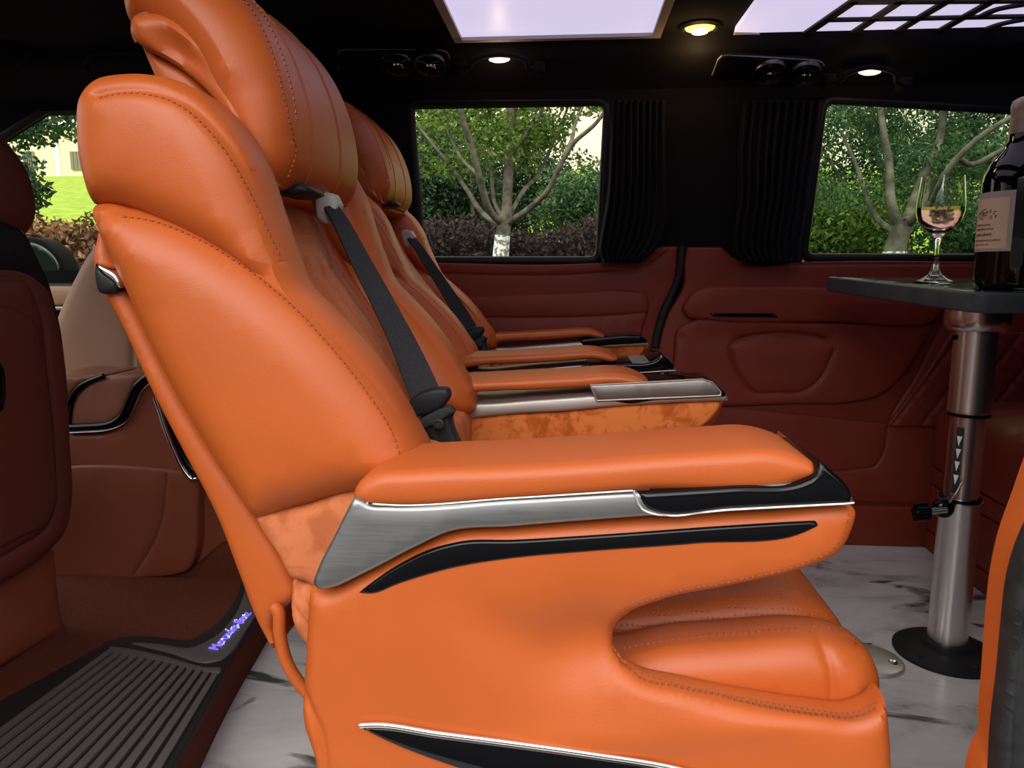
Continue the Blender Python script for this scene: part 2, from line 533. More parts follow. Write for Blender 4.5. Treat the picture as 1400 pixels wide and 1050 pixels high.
    def on(s, px, py, lift=0.0):
        h = 0.0
        for _ in range(4):
            uv = s.fr.hit(px, py, h)
            h = float(s.height([uv])[0])
        v = s.fr.at(uv[0], uv[1], h + lift)
        return Vector((v.x, 2*s.mirror-v.y, v.z)) if s.mirror is not None else v
    def path(s, pts, step=0.006, lift=0.0, n=0.0):
        uv = curve2([(*s.fr.hit(p[0], p[1], n), *p[2:]) for p in pts], step, False)
        h = s.height(uv)
        out = [s.fr.at(q[0], q[1], k + lift) for q, k in zip(uv, h)]
        if s.mirror is not None:
            out = [Vector((v.x, 2*s.mirror-v.y, v.z)) for v in out]
        return out, s.fr.N.copy() if s.mirror is None else Vector((s.fr.N.x, -s.fr.N.y, s.fr.N.z))

def stitches(name, panel, lines, parent, gap=0.0062, ln=0.0042, wd=0.0017, mat=None):
    V, Fs = [], []
    for pts in lines:
        path, nn = panel.path(pts, gap)
        for i in range(len(path)-1):
            a, b = path[i], path[i+1]
            if (b-a).length < 1e-6: continue
            t = (b-a).normalized(); sd = t.cross(nn).normalized()*wd/2; c = (a+b)/2 ; h = t*ln/2
            k = len(V); up = nn*0.0011; dn = nn*-0.001
            V += [c-h*0.9-sd+dn, c-h*0.9+sd+dn, c+h*0.9+sd+dn, c+h*0.9-sd+dn, c-h*0.6-sd*.6+up, c-h*0.6+sd*.6+up, c+h*0.6+sd*.6+up, c+h*0.6-sd*.6+up]
            Fs += [(k+4, k+5, k+6, k+7), (k, k+4, k+7, k+3), (k+1, k+2, k+6, k+5), (k, k+1, k+5, k+4), (k+3, k+7, k+6, k+2), (k, k+3, k+2, k+1)]
    o = obj(name, V, Fs, mat or M['thread'], parent, False)
    o['kind'] = 'stuff'
    return o

def tube_geo(pts, rad, seg=8, caps=True):
    pts = [Vector(p) for p in pts]
    n = len(pts)
    rads = rad if hasattr(rad, '__len__') else [rad]*n
    V, Fs = [], []
    up = Vector((0.31, 0.17, 0.93))
    prev = None
    for i, p in enumerate(pts):
        t = (pts[min(i+1, n-1)] - pts[max(i-1, 0)]).normalized()
        if prev is None:
            a = t.cross(up).normalized()
        else:
            a = (prev - t*prev.dot(t)).normalized()
        prev = a
        b = t.cross(a)
        for k in range(seg):
            w = 2*math.pi*k/seg
            V.append(p + (a*math.cos(w)+b*math.sin(w))*rads[i])
    for i in range(n-1):
        for k in range(seg):
            k2 = (k+1) % seg
            Fs.append((i*seg+k, i*seg+k2, (i+1)*seg+k2, (i+1)*seg+k))
    if caps:
        Fs.append(tuple(range(seg))[::-1]); Fs.append(tuple(range((n-1)*seg, n*seg)))
    return V, Fs

def join(*geos):
    V, Fs = [], []
    for v, f in geos:
        k = len(V); V += list(v); Fs += [tuple(i+k for i in q) for q in f]
    return V, Fs

def tube(name, pts, rad, mat, parent=None, seg=8):
    V, Fs = tube_geo(pts, rad, seg)
    return obj(name, V, Fs, mat, parent)

def sm3(pts, k=6):
    """smooth 3-D path"""
    P = [Vector(p) for p in pts]; out = []
    for i in range(len(P)-1):
        p0, p1, p2, p3 = P[max(i-1, 0)], P[i], P[i+1], P[min(i+2, len(P)-1)]
        for q in range(k):
            t = q/k
            out.append(0.5*((2*p1)+(p2-p0)*t+(2*p0-5*p1+4*p2-p3)*t*t+(3*p1-p0-3*p2+p3)*t**3))
    out.append(P[-1])
    return out

def lathe_geo(prof, c, axis=Vector((0, 0, 1)), seg=40, close=True):
    """prof: (radius, height) list; ends on the axis when radius is 0"""
    ax = Vector(axis).normalized()
    a = ax.cross(Vector((0.3, 1, 0.1))).normalized(); b = ax.cross(a)
    V, Fs = [], []
    for r, h in prof:
        for k in range(seg):
            w = 2*math.pi*k/seg
            V.append(Vector(c)+ax*h+(a*math.cos(w)+b*math.sin(w))*max(r, 1e-5))
    n = len(prof)
    for i in range(n-1):
        for k in range(seg):
            k2 = (k+1) % seg
            Fs.append((i*seg+k, i*seg+k2, (i+1)*seg+k2, (i+1)*seg+k))
    if close:
        Fs.append(tuple(range(seg))[::-1]); Fs.append(tuple(range((n-1)*seg, n*seg)))
    return V, Fs

def lathe(name, prof, c, mat, parent=None, axis=(0, 0, 1), seg=40):
    V, Fs = lathe_geo(prof, c, axis, seg)
    return obj(name, V, Fs, mat, parent)

def box_geo(lo, hi, bev=0.0):
    x0, y0, z0 = lo; x1, y1, z1 = hi
    if bev <= 0:
        V = [Vector(p) for p in ((x0,y0,z0),(x1,y0,z0),(x1,y1,z0),(x0,y1,z0),(x0,y0,z1),(x1,y0,z1),(x1,y1,z1),(x0,y1,z1))]
        return V, [(3,2,1,0),(4,5,6,7),(0,1,5,4),(1,2,6,5),(2,3,7,6),(3,0,4,7)]
    b = bev
    def ring(z, ins):
        a0, a1, c0, c1 = x0+ins, x1-ins, y0+ins, y1-ins
        q = b
        return [Vector(p) for p in ((a0+q,c0,z),(a1-q,c0,z),(a1-q*.3,c0+q*.3,z),(a1,c0+q,z),(a1,c1-q,z),(a1-q*.3,c1-q*.3,z),(a1-q,c1,z),(a0+q,c1,z),(a0+q*.3,c1-q*.3,z),(a0,c1-q,z),(a0,c0+q,z),(a0+q*.3,c0+q*.3,z))]
    R = [ring(z0, b*.7), ring(z0+b*.3, b*.2), ring(z0+b, 0), ring(z1-b, 0), ring(z1-b*.3, b*.2), ring(z1, b*.7)]
    V = sum(R, []); Fs = []
    for i in range(5):
        for k in range(12):
            k2 = (k+1) % 12
            Fs.append((i*12+k, i*12+k2, (i+1)*12+k2, (i+1)*12+k))
    Fs.append(tuple(range(12))[::-1]); Fs.append(tuple(range(60, 72)))
    return V, Fs

def box(name, lo, hi, mat, parent=None, bev=0.0):
    V, Fs = box_geo(lo, hi, bev)
    return obj(name, V, Fs, mat, parent, smooth=bev > 0)

def grid_geo(rows, flip=False):
    n, m = len(rows), len(rows[0])
    V = [Vector(p) for r in rows for p in r]
    Fs = [(i*m+j, i*m+j+1, (i+1)*m+j+1, (i+1)*m+j) for i in range(n-1) for j in range(m-1)]
    if flip: Fs = [f[::-1] for f in Fs]
    return V, Fs

def ribbon(name, left, right, th, mat, parent, nrm=None):
    """strap between two edge lines, with thickness"""
    L = [Vector(p) for p in left]; R = [Vector(p) for p in right]
    V, Fs = [], []
    for i in range(len(L)):
        t = (L[min(i+1, len(L)-1)]-L[max(i-1, 0)]).normalized()
        nn = t.cross((R[i]-L[i]).normalized()).normalized()*th/2
        V += [L[i]+nn, R[i]+nn, R[i]-nn, L[i]-nn]
    for i in range(len(L)-1):
        for k in range(4):
            k2 = (k+1) % 4
            Fs.append((i*4+k, i*4+k2, i*4+4+k2, i*4+4+k))
    Fs.append((3, 2, 1, 0)); e = (len(L)-1)*4; Fs.append((e, e+1, e+2, e+3))
    return obj(name, V, Fs, mat, parent)

# =================================================================== THE VAN: floor, ceiling, walls
YW = 2.0                                                    # far side wall
struct(box('floor', (-0.62, 0.30, -0.05), (1.75, 2.02, 0.0), M['marble']))
# raised cab floor in brown carpet
top = [(-900, 1400), (90, 1300), (240, 1050), (308, 922), (330, 885), (360, 838), (392, 775), (-500, 770)]
ZP = 0.08
pl = Panel('floor_front', [(p[0], p[1], 'c') if i in (0, 1, 6, 7) else p for i, p in enumerate(top)], FZ(ZP), 0.078, 0.012, M['carpet'], grid=0.06)
struct(pl.o)

cove = [(0.42, 1.285), (1.872, 1.285), (1.882, 1.278), (1.886, 1.258), (1.892, 1.240), (1.905, 1.231), (1.98, 1.190), (1.998, 1.178), (2.0, 1.150)]
outr = [(2.06, 1.15), (2.06, 1.28), (1.95, 1.40), (0.42, 1.40)]
pr = cove + outr
V = [Vector((x, y, z)) for x in (-1.65, 1.75) for y, z in pr]
k = len(pr)
Fs = [(i, (i+1) % k, (i+1) % k + k, i + k) for i in range(k)] + [tuple(range(k))[::-1], tuple(range(k, 2*k))]
struct(obj('ceiling', V, Fs, M['headliner']))

fw = FY(YW)
struct(Panel('wall_right_header', [(545, 60, 'c'), (1800, 60, 'c'), (1800, 172, 'c'), (1400, 150), (1125, 135, 'c'), (1060, 131), (1018, 131), (832, 138), (560, 140, 'c'), (545, 141, 'c')], fw, 0.05, 0.006, M['headliner'], grid=0.08).o)
struct(Panel('wall_right_arch', [(-700, 60, 'c'), (545, 60, 'c'), (545, 142, 'c'), (300, 134), (165, 124), (125, 122), (60, 150), (0, 188), (-110, 270), (-700, 420, 'c')], fw, 0.05, 0.008, M['headliner'], grid=0.08).o)
struct(Panel('wall_right_pillar_front', [(172, 124, 'c'), (300, 134), (560, 141, 'c'), (577, 360, 'c'), (577, 372, 'c'), (178, 392, 'c')], fw, 0.05, 0.006, M['headliner'], grid=0.08).o)
struct(Panel('wall_right_pillar_middle', [(832, 139, 'c'), (1012, 132, 'c'), (1064, 141, 'c'), (1125, 136, 'c'), (1097, 352, 'c'), (1097, 366, 'c'), (818, 366, 'c'), (820, 356, 'c')], fw, 0.05, 0.006, M['headliner'], grid=0.08).o)
struct(Panel('wall_right_pillar_rear', [(1530, 158, 'c'), (1800, 172, 'c'), (1800, 372, 'c'), (1530, 368, 'c')], fw, 0.05, 0.006, M['headliner'], grid=0.08).o)
# wall behind the leather panels
struct(box('wall_right_lower', (-2.4, YW + 0.03, -0.05), (1.75, YW + 0.06, 0.72), M['headliner']))
struct(box('wall_rear', (1.72, 0.42, -0.05), (1.78, 2.06, 1.36), M['headliner']))
struct(box('wall_left_front', (-1.65, 0.36, -0.45), (-0.66, 0.42, 1.36), M['headliner']))
for nm_, a_, b_ in (('wall_left_rear_lower', (0.40, 0.46, -0.45), (1.72, 0.54, 0.70)), ('wall_left_rear_upper', (0.40, 0.46, 1.10), (1.72, 0.54, 1.36)),
                    ('wall_left_rear_pillar', (0.40, 0.46, 0.70), (0.60, 0.54, 1.10)), ('wall_left_rear_corner', (1.45, 0.46, 0.70), (1.72, 0.54, 1.10))):
    struct(box(nm_, a_, b_, M['headliner']))
struct(box('window_4', (0.60, 0.495, 0.70), (1.45, 0.501, 1.10), M['pane_dark']))

def window(name, frame_px, paneM, fm):
    o = struct(thing(name, 'van side window with black rubber surround', 'window', PY(frame_px[2][0], frame_px[2][1], YW)))
    del o['category']
    pts = [PY(p[0], p[1], YW + 0.012) for p in frame_px]
    pts = [pts[-1]] + pts + [pts[0], pts[1]]
    tube('window_frame', sm_corner(pts), 0.013, fm, o, 8)
    q = [PY(p[0], p[1], YW + 0.028) for p in frame_px]
    V = q + [v + Vector((0, 0.004, 0)) for v in q]
    n = len(q)
    obj('pane', V, [tuple(range(n)), tuple(range(n, 2*n))[::-1]] + [(i, i+n, (i+1) % n + n, (i+1) % n) for i in range(n)], paneM, o, False)
    return o

def sm_corner(pts):
    out = []
    for i in range(1, len(pts)-1):
        p, a, b = pts[i], pts[i-1], pts[i+1]
        da = (a-p).normalized()*0.03; db = (b-p).normalized()*0.03
        for t in (0, .25, .5, .75, 1):
            out.append((p+da)*(1-t)**2 + p*2*t*(1-t) + (p+db)*t*t)
    return out

window('window_1', [(560, 140), (577, 357), (820, 357), (832, 138)], M['pane'], M['plastic'])
window('window_2', [(1125, 135), (1097, 353), (1530, 354), (1530, 158)], M['pane_green'], M['plastic'])
window('window_3', [(-110, 262), (-130, 395), (182, 392), (172, 124), (125, 122), (60, 150), (0, 188)], M['pane'], M['plastic'])

# ---- leather side trim, front section
YP = 1.985
fp = FY(YP)
d1 = struct(thing('trim_1', 'red brown leather side trim below the front side window', 'trim', PY(740, 737, YP)))
del d1['category']
tp = Panel('trim_panel', [(200, 358, 'c'), (560, 359), (820, 359), (868, 355), (893, 341), (906, 337, 'c'), (927, 337, 'c'), (922, 385), (902, 428), (892, 470), (891, 540), (891, 738, 'c'), (200, 738, 'c')], fp, 0.045, 0.008, M['wall'], d1, grid=0.05,
           grooves=[([(560, 374), (820, 373), (880, 366), (912, 345)], 0.004, 0.003)])
fi = FY(YP - 0.012)
Panel('inset_panel', [(400, 400, 'c'), (640, 404), (780, 400), (865, 398), (883, 402), (887, 416), (880, 445), (872, 478), (862, 530), (862, 620), (400, 620, 'c')], fi, 0.014, 0.010, M['wall'], d1, grid=0.04,
      grooves=[([(400, 436), (640, 435), (860, 430), (882, 428)], 0.004, 0.0035)])
# ---- leather side trim, rear section
d2 = struct(thing('trim_2', 'red brown leather side trim with pocket and armrest below the rear side window', 'trim', PY(1120, 737, YP)))
del d2['category']
Panel('trim_panel', [(936, 350), (940, 338, 'c'), (986, 338, 'c'), (1004, 353), (1026, 361), (1100, 358), (1400, 358), (1760, 358, 'c'), (1760, 738, 'c'), (898, 738, 'c'), (898, 490), (910, 435), (934, 390)], fp, 0.045, 0.008, M['wall'], d2, grid=0.05,
      grooves=[([(1010, 364), (1100, 362), (1400, 361)], 0.004, 0.004), ([(985, 556), (1210, 580)], 0.003, 0.003),
               ([(1290, 440), (1255, 510), (1216, 578), (1208, 620), (1196, 638), (1180, 641), (1000, 640)], 0.004, 0.004), ([(900, 688), (1252, 690)], 0.003, 0.003)])
fj = FY(YP - 0.016)
Panel('door_panel', [(921, 480), (926, 450), (948, 437), (1100, 440), (1276, 440), (1262, 468), (1243, 500), (1222, 525), (1200, 541), (1170, 549), (1080, 552), (990, 555), (940, 553), (922, 530)], fj, 0.018, 0.012, M['wall'], d2, grid=0.03, step=0.008,
      grooves=[([(998, 474), (1004, 469), (1136, 469), (1141, 474), (1133, 498), (1118, 522), (1098, 535), (1064, 537), (1032, 536), (1014, 518), (1003, 493), (998, 474)], 0.005, 0.006)],
      dents=[(1070, 462, 120, 7, 0, 0.010)])
Panel('door_armrest', [(933, 425), (945, 402), (966, 393), (1000, 391), (1130, 392), (1292, 396), (1292, 420), (1276, 438), (1135, 440), (960, 437), (940, 434)], FY(YP - 0.024), 0.026, 0.012, M['wall'], d2, grid=0.03, step=0.008)
Panel('door_handle', [(970, 428, 'c'), (1056, 428, 'c'), (1064, 434, 'c'), (976, 433, 'c')], FY(YP - 0.027), 0.02, 0.002, M['gloss'], d2, grid=0.03)
gl = []
for kx in range(-3, 6):
    gl.append(([(1218 + kx*40, 585), (1318 + kx*40, 455)], 0.006, 0.004))
    gl.append(([(1200 + kx*40, 455), (1330 + kx*40, 585)], 0.006, 0.004))
Panel('quilted_panel', [(1300, 454, 'c'), (1560, 454, 'c'), (1560, 588, 'c'), (1212, 583, 'c'), (1262, 515)], FY(YP - 0.012), 0.014, 0.006, M['wall'], d2, grid=0.014, step=0.01, grooves=gl)
# black seal between the two sections
seam = [PY(x, y, YP - 0.002) for x, y in ((932, 336), (931, 350), (926, 384), (907, 428), (896, 470), (894, 520), (894, 620))]
struct(tube('trim_3', sm3(seam, 5), 0.009, M['rubber']))
# skirting above the marble
struct(box('baseboard_right', (-0.1, 1.935, 0.0), (0.95, 2.0, 0.108), M['wall'], bev=0.008))
tb = PY(60, 392, 1.93); tb2 = PY(190, 418, 1.93)
struct(box('trim_4', (tb.x - 0.8, 1.90, tb2.z), (tb2.x, 1.99, tb.z), M['tan'], bev=0.01))
struct(box('trim_5', (tb.x - 0.8, 1.892, tb2.z - 0.012), (tb2.x, 1.97, tb2.z - 0.001), M['silver'], bev=0.003))

# ---- near rear door pillar at the right edge of the opening
struct(Panel('trim_6', [(1432, 610), (1404, 682), (1382, 745), (1371, 800), (1365, 860), (1359, 940), (1355, 995), (1356, 1014), (1347, 1030), (1344, 1200), (1340, 2300, 'c'), (2000, 2300, 'c'), (2000, 610, 'c')], FY(0.52), 0.03, 0.012, M['orange'], grid=0.05, step=0.012).o)
struct(Panel('trim_7', [(1450, 670), (1408, 735), (1390, 790), (1382, 850), (1375, 925), (1366, 1000), (1361, 1100), (1355, 2300, 'c'), (1480, 2300, 'c'), (1470, 1100), (1480, 850), (1520, 690)], FY(0.505), 0.02, 0.008, M['rubber'], grid=0.05, step=0.012,
             grooves=[([(1440, 735), (1408, 850), (1393, 1000), (1388, 1200)], 0.003, 0.004)]).o)

# =================================================================== ceiling fittings
ZC = 1.285
a = PZ(632, 43, ZC); b = PZ(890, 43, ZC)
lp = thing('ceiling_light_panel', 'plain lavender light panel in a grey frame above the captain seats', 'light panel', ((a.x+b.x)/2, 1.45, ZC - 0.02), 'roof light panels')
y1 = a.y; y0 = 1.02
fr_ = join(box_geo((a.x-0.02, y1-0.004, ZC-0.022), (b.x+0.02, y1+0.014, ZC+0.004)), box_geo((a.x-0.02, y0-0.02, ZC-0.022), (b.x+0.02, y0, ZC+0.004)),
           box_geo((a.x-0.02, y0, ZC-0.022), (a.x, y1-0.004, ZC+0.004)), box_geo((b.x, y0, ZC-0.022), (b.x+0.02, y1-0.004, ZC+0.004)))
obj('frame', *fr_, M['grey_plastic'], lp, False)
box('diffuser', (a.x, y0, ZC-0.014), (b.x, y1-0.004, ZC+0.002), M['ceil_light'], lp)

lp2 = thing('ceiling_light_panel', 'lavender light panel with a dark lattice in the rear roof', 'light panel', PZ(1200, 20, ZC), 'roof light panels')
q = [PZ(1004, 45, ZC-0.012), PZ(1420, 56, ZC-0.012)]
q2 = [PZ(1039, 0, ZC-0.012)]
e = (q2[0]-q[0]).normalized()
far0, far1 = q[0], q[1]
n0 = far0 + Vector((0.01, -0.75, 0)); n1 = far1 + Vector((0.01, -0.75, 0))
V = [far0, far1, n1, n0]; V = V + [v + Vector((0, 0, 0.014)) for v in V]
obj('diffuser', V, [(0, 1, 2, 3), (7, 6, 5, 4), (0, 4, 5, 1), (1, 5, 6, 2), (2, 6, 7, 3), (3, 7, 4, 0)], M['ceil_light'], lp2, False)
def bar_geo(pxs, wpx, z=ZC-0.017):
    pts = [PZ(x, y, z) for x, y in pxs]
    if len(pts) > 2: pts = sm3(pts, 4)
    V, Fs = [], []
    for i, p in enumerate(pts):
        t = (pts[min(i+1, len(pts)-1)]-pts[max(i-1, 0)]).normalized()
        sd = t.cross(Vector((0, 0, 1)))*wpx/2
        V += [p-sd, p+sd, p+sd+Vector((0, 0, .008)), p-sd+Vector((0, 0, .008))]
    for i in range(len(pts)-1):
        for k in range(4):
            Fs.append((i*4+k, i*4+(k+1) % 4, i*4+4+(k+1) % 4, i*4+4+k))
    Fs.append((0, 1, 2, 3)); e_ = 4*(len(pts)-1); Fs.append((e_+3, e_+2, e_+1, e_))
    return V, Fs
bars = [([(1100, 49), (1172, 0), (1260, -60)], .022), ([(1161, 50), (1203, 22), (1236, 0), (1300, -45)], .02), ([(1216, 51), (1262, 23), (1300, 0), (1360, -40)], .02),
        ([(1270, 52), (1318, 25), (1362, 0), (1420, -35)], .02), ([(1330, 53), (1348, 42), (1375, 33), (1420, 25)], .02), ([(1128, 29), (1250, 27), (1345, 25), (1420, 24)], .018),
        ([(1162, 5), (1280, 4), (1420, 3)], .018), ([(1340, 25), (1365, 14), (1420, 5)], .018), ([(1200, -28), (1420, -28)], .02)]
for pxs, wd in bars:
    obj('lattice_bar', *bar_geo(pxs, wd), M['dark_grey'], lp2, False)
obj('frame', *bar_geo([(1003, 48), (1420, 60)], 0.02, ZC-0.016), M['grey_plastic'], lp2, False)

c = PZ(957, 35, ZC)
dl = thing('downlight', 'round glowing amber downlight between the two roof light panels', 'ceiling light', c)
lathe('bezel', [(0.046, -0.002), (0.048, 0.004), (0.040, 0.009), (0.036, 0.004)], c, M['plastic'], dl, (0, 0, -1))
lathe('lens', [(0.036, 0.001), (0.033, 0.007), (0.022, 0.012), (0.0, 0.014)], c, M['amber'], dl, (0, 0, -1))
lathe('lamp', [(0.020, 0.008), (0.018, 0.016), (0.010, 0.0175), (0.0, 0.018)], c, M['amber_core'], dl, (0, 0, -1))
def lamp(name, loc, e, col, r=0.03):
    l = bpy.data.lights.new(name, 'POINT'); l.energy = e; l.color = col; l.shadow_soft_size = r
    o = bpy.data.objects.new(name, l); o.location = loc; COL.objects.link(o)
lamp('downlight_glow', c + Vector((0, 0, -0.06)), 0.5, (1, 0.6, 0.25))

NV = Vector((0, -0.44, -0.9)).normalized()
VV = Vector((0, -0.9, 0.44)).normalized()
def vent_unit(label, outline, dials, Y):
    c0 = PY(sum(p[0] for p in outline)/len(outline), sum(p[1] for p in outline)/len(outline), Y)
    fr = Frame(c0 + NV*0.004, (1, 0, 0), VV)
    t = thing('air_vent_panel', label, 'air vent', c0, 'overhead air vent panels')
    Panel('housing', outline, fr, 0.012, 0.003, M['headliner'], t, grid=0.03, step=0.006)
    rim = [fr.at(*fr.hit(p[0], p[1]), -0.003) for p in outline] ; rim.append(rim[0])
    tube('trim_line', rim, 0.0016, M['trim_line'], t, 5)
    for x, y, r in dials:
        u, v = fr.hit(x, y); cc = fr.at(u, v, 0.001)
        ring = lathe('vent_ring', [(r*0.74, 0.0), (r*0.80, 0.008), (r*0.93, 0.009), (r, 0.004), (r, 0.0)], cc, M['vent_metal'], t, NV, 36)
        lathe('vent_bowl', [(r*0.76, 0.001), (r*0.5, 0.002), (0, 0.002)], cc, M['gloss'], ring, NV, 24)
        ge = []
        for k in range(12):
            w = 2*math.pi*k/12
            d = Vector((1, 0, 0))*math.cos(w) + VV*math.sin(w)
            ge.append(tube_geo([cc+NV*0.004+d*r*0.2, cc+NV*0.006+d*r*0.76], 0.0011, 5))
        obj('vent_blades', *join(*ge), M['vent_metal'], ring)
        tube('vent_knob', sm3([cc+NV*0.004-VV*r*0.12-Vector((r*0.18, 0, 0)), cc+NV*0.012+VV*r*.16-Vector((r*.1, 0, 0)), cc+NV*0.012+VV*r*.16+Vector((r*.22, 0, 0)), cc+NV*0.009+Vector((r*.32, 0, 0))-VV*r*.1], 4), r*0.085, M['chrome'], ring, 6)
    return t
vent_unit('black overhead vent panel with two round dials above the front side window', [(463, 74), (464, 70, 'c'), (470, 69), (540, 69), (604, 70), (611, 73), (614, 78), (614, 92), (611, 98), (604, 100), (540, 100), (470, 100), (464, 99, 'c'), (463, 94)], [(543, 85, 0.042), (588, 86, 0.042)], 1.90)
vent_unit('black overhead vent panel with two round dials above the rear side curtain', [(974, 104), (977, 96), (982, 83), (987, 78), (995, 77), (1050, 80), (1115, 84), (1124, 87), (1127, 91), (1124, 97), (1115, 109), (1110, 113), (1102, 115), (1040, 111), (982, 108), (976, 107)], [(1052, 97, 0.040), (1099, 99, 0.040)], 1.90)

def grab_handle(label, pts, lamp_px, lit=True, Y=1.90):
    P3 = [PY(x, y, Y - o) for x, y, o in pts]
    t = thing('grab_handle', label, 'grab handle', P3[0], 'overhead grab handles')
    tube('grip', sm3(P3, 5), 0.006, M['headliner'], t, 8)
    for p in (P3[0], P3[-1]):
        obj('mount', *box_geo(tuple(p - Vector((.012, .002, .006))), tuple(p + Vector((.012, .045, .02))), .003), M['headliner'], t)
    if lit:
        lc = PY(lamp_px[0], lamp_px[1], Y + 0.004)
        V, Fs = lathe_geo([(0.0, -0.007), (0.5, -0.0065), (0.9, -0.003), (1.0, 0.0), (0.9, 0.004), (0.0, 0.006)], Vector((0, 0, 0)), seg=24, close=False)
        V = [Vector((lc.x + v.x*0.026, lc.y + v.y*0.010 - 0.004, lc.z + v.z)) for v in V]
        obj('reading_lamp', V, Fs, M['amber_core'], t)
        V = [Vector((lc.x + (v.x-lc.x)*1.25, lc.y + 0.012 + (v.y-lc.y)*1.2, lc.z + 0.005 + (v.z-lc.z)*1.6)) for v in V]
        obj('lamp_housing', V, Fs, M['headliner'], t)
        lamp('reading_glow', lc + Vector((0, -0.03, -0.03)), 0.10, (1, 0.62, 0.28), 0.01)
    return t
grab_handle('black roof grab handle with lit reading lamp above the front side window', [(630, 93, 0), (642, 91, .02), (652, 80, .035), (683, 75, .04), (716, 80, .035), (722, 92, .02), (738, 95, 0)], (683, 82))
grab_handle('black roof grab handle with lit reading lamp above the rear side window', [(1136, 112, 0), (1148, 110, .02), (1160, 100, .035), (1190, 92, .04), (1222, 99, .035), (1226, 112, .02), (1240, 117, 0)], (1188, 99))
grab_handle('unlit black grab handle over the front door at upper left', [(113, 92, 0), (122, 78, .025), (140, 72, .04), (180, 72, .04), (205, 74, .035), (215, 92, 0)], None, False)

# sun visor at the front
Panel_v = Panel('sun_visor', [(-300, 30), (0, 48), (30, 62), (44, 72), (20, 92), (0, 100), (-300, 130)], FY(1.84), 0.02, 0.009, M['headliner'], both=True, grid=0.05)
tag(Panel_v.o, 'black sun visor under the roof in the upper left corner', 'sun visor')

# =================================================================== curtains
def curtain(label, L, R, Y, nple, seed, foot=0.02):
    rr = random.Random(seed)
    L = curve2(L, 6, False); R = curve2(R, 6, False)
    nr = 34
    Lx = L[np.linspace(0, len(L)-1, nr).astype(int)]; Rx = R[np.linspace(0, len(R)-1, nr).astype(int)]
    nc = nple*8
    ph = [rr.uniform(-.5, .5) for _ in range(nple+1)]
    front, back = [], []
    for i in range(nr):
        v = i/(nr-1); rf, rb = [], []
        for j in range(nc+1):
            u = j/nc
            k = u*nple
            amp = 0.011*(0.6+0.4*math.sin(3*u+v))
            d = amp*math.cos(2*math.pi*k + ph[int(k) % len(ph)]*math.sin(3*v)) + 0.006*math.sin(9*u+4*v)
            x = Lx[i][0]*(1-u)+Rx[i][0]*u; y = Lx[i][1]*(1-u)+Rx[i][1]*u
            if i == nr-1: y += 2.0*math.sin(k*6.28+1)
            rf.append(PY(x, y, Y + d)); rb.append(PY(x, y, Y + d) + Vector((0, 0.006, 0)))
        front.append(rf); back.append(rb)
    g = join(grid_geo(front, True), grid_geo(back))
    n = nr*(nc+1)
    V, Fs = g
    for i in range(nr-1):
        for j in (0, nc):
            a_, b_ = i*(nc+1)+j, (i+1)*(nc+1)+j
            Fs.append((a_, b_, b_+n, a_+n))
    for j in range(nc):
        for i in (0, nr-1):
            a_ = i*(nc+1)+j
            Fs.append((a_, a_+1, a_+1+n, a_+n))
    o = obj('curtain', V, Fs, M['curtain'])
    tag(o, label, 'curtain', 'black side window curtains')
curtain('black pleated curtain gathered at the rear end of the front side window', [(833, 137), (832, 200), (828, 270), (820, 318), (818, 345), (824, 358)], [(910, 137), (910, 200), (911, 270), (908, 315), (898, 340), (872, 360)], 1.945, 9, 1)
curtain('black pleated curtain gathered at the front end of the rear side window', [(1016, 139), (1010, 200), (1009, 280), (1002, 325), (1003, 345), (1016, 358)], [(1126, 137), (1120, 190), (1112, 240), (1105, 290), (1098, 330), (1095, 358)], 1.945, 10, 2)

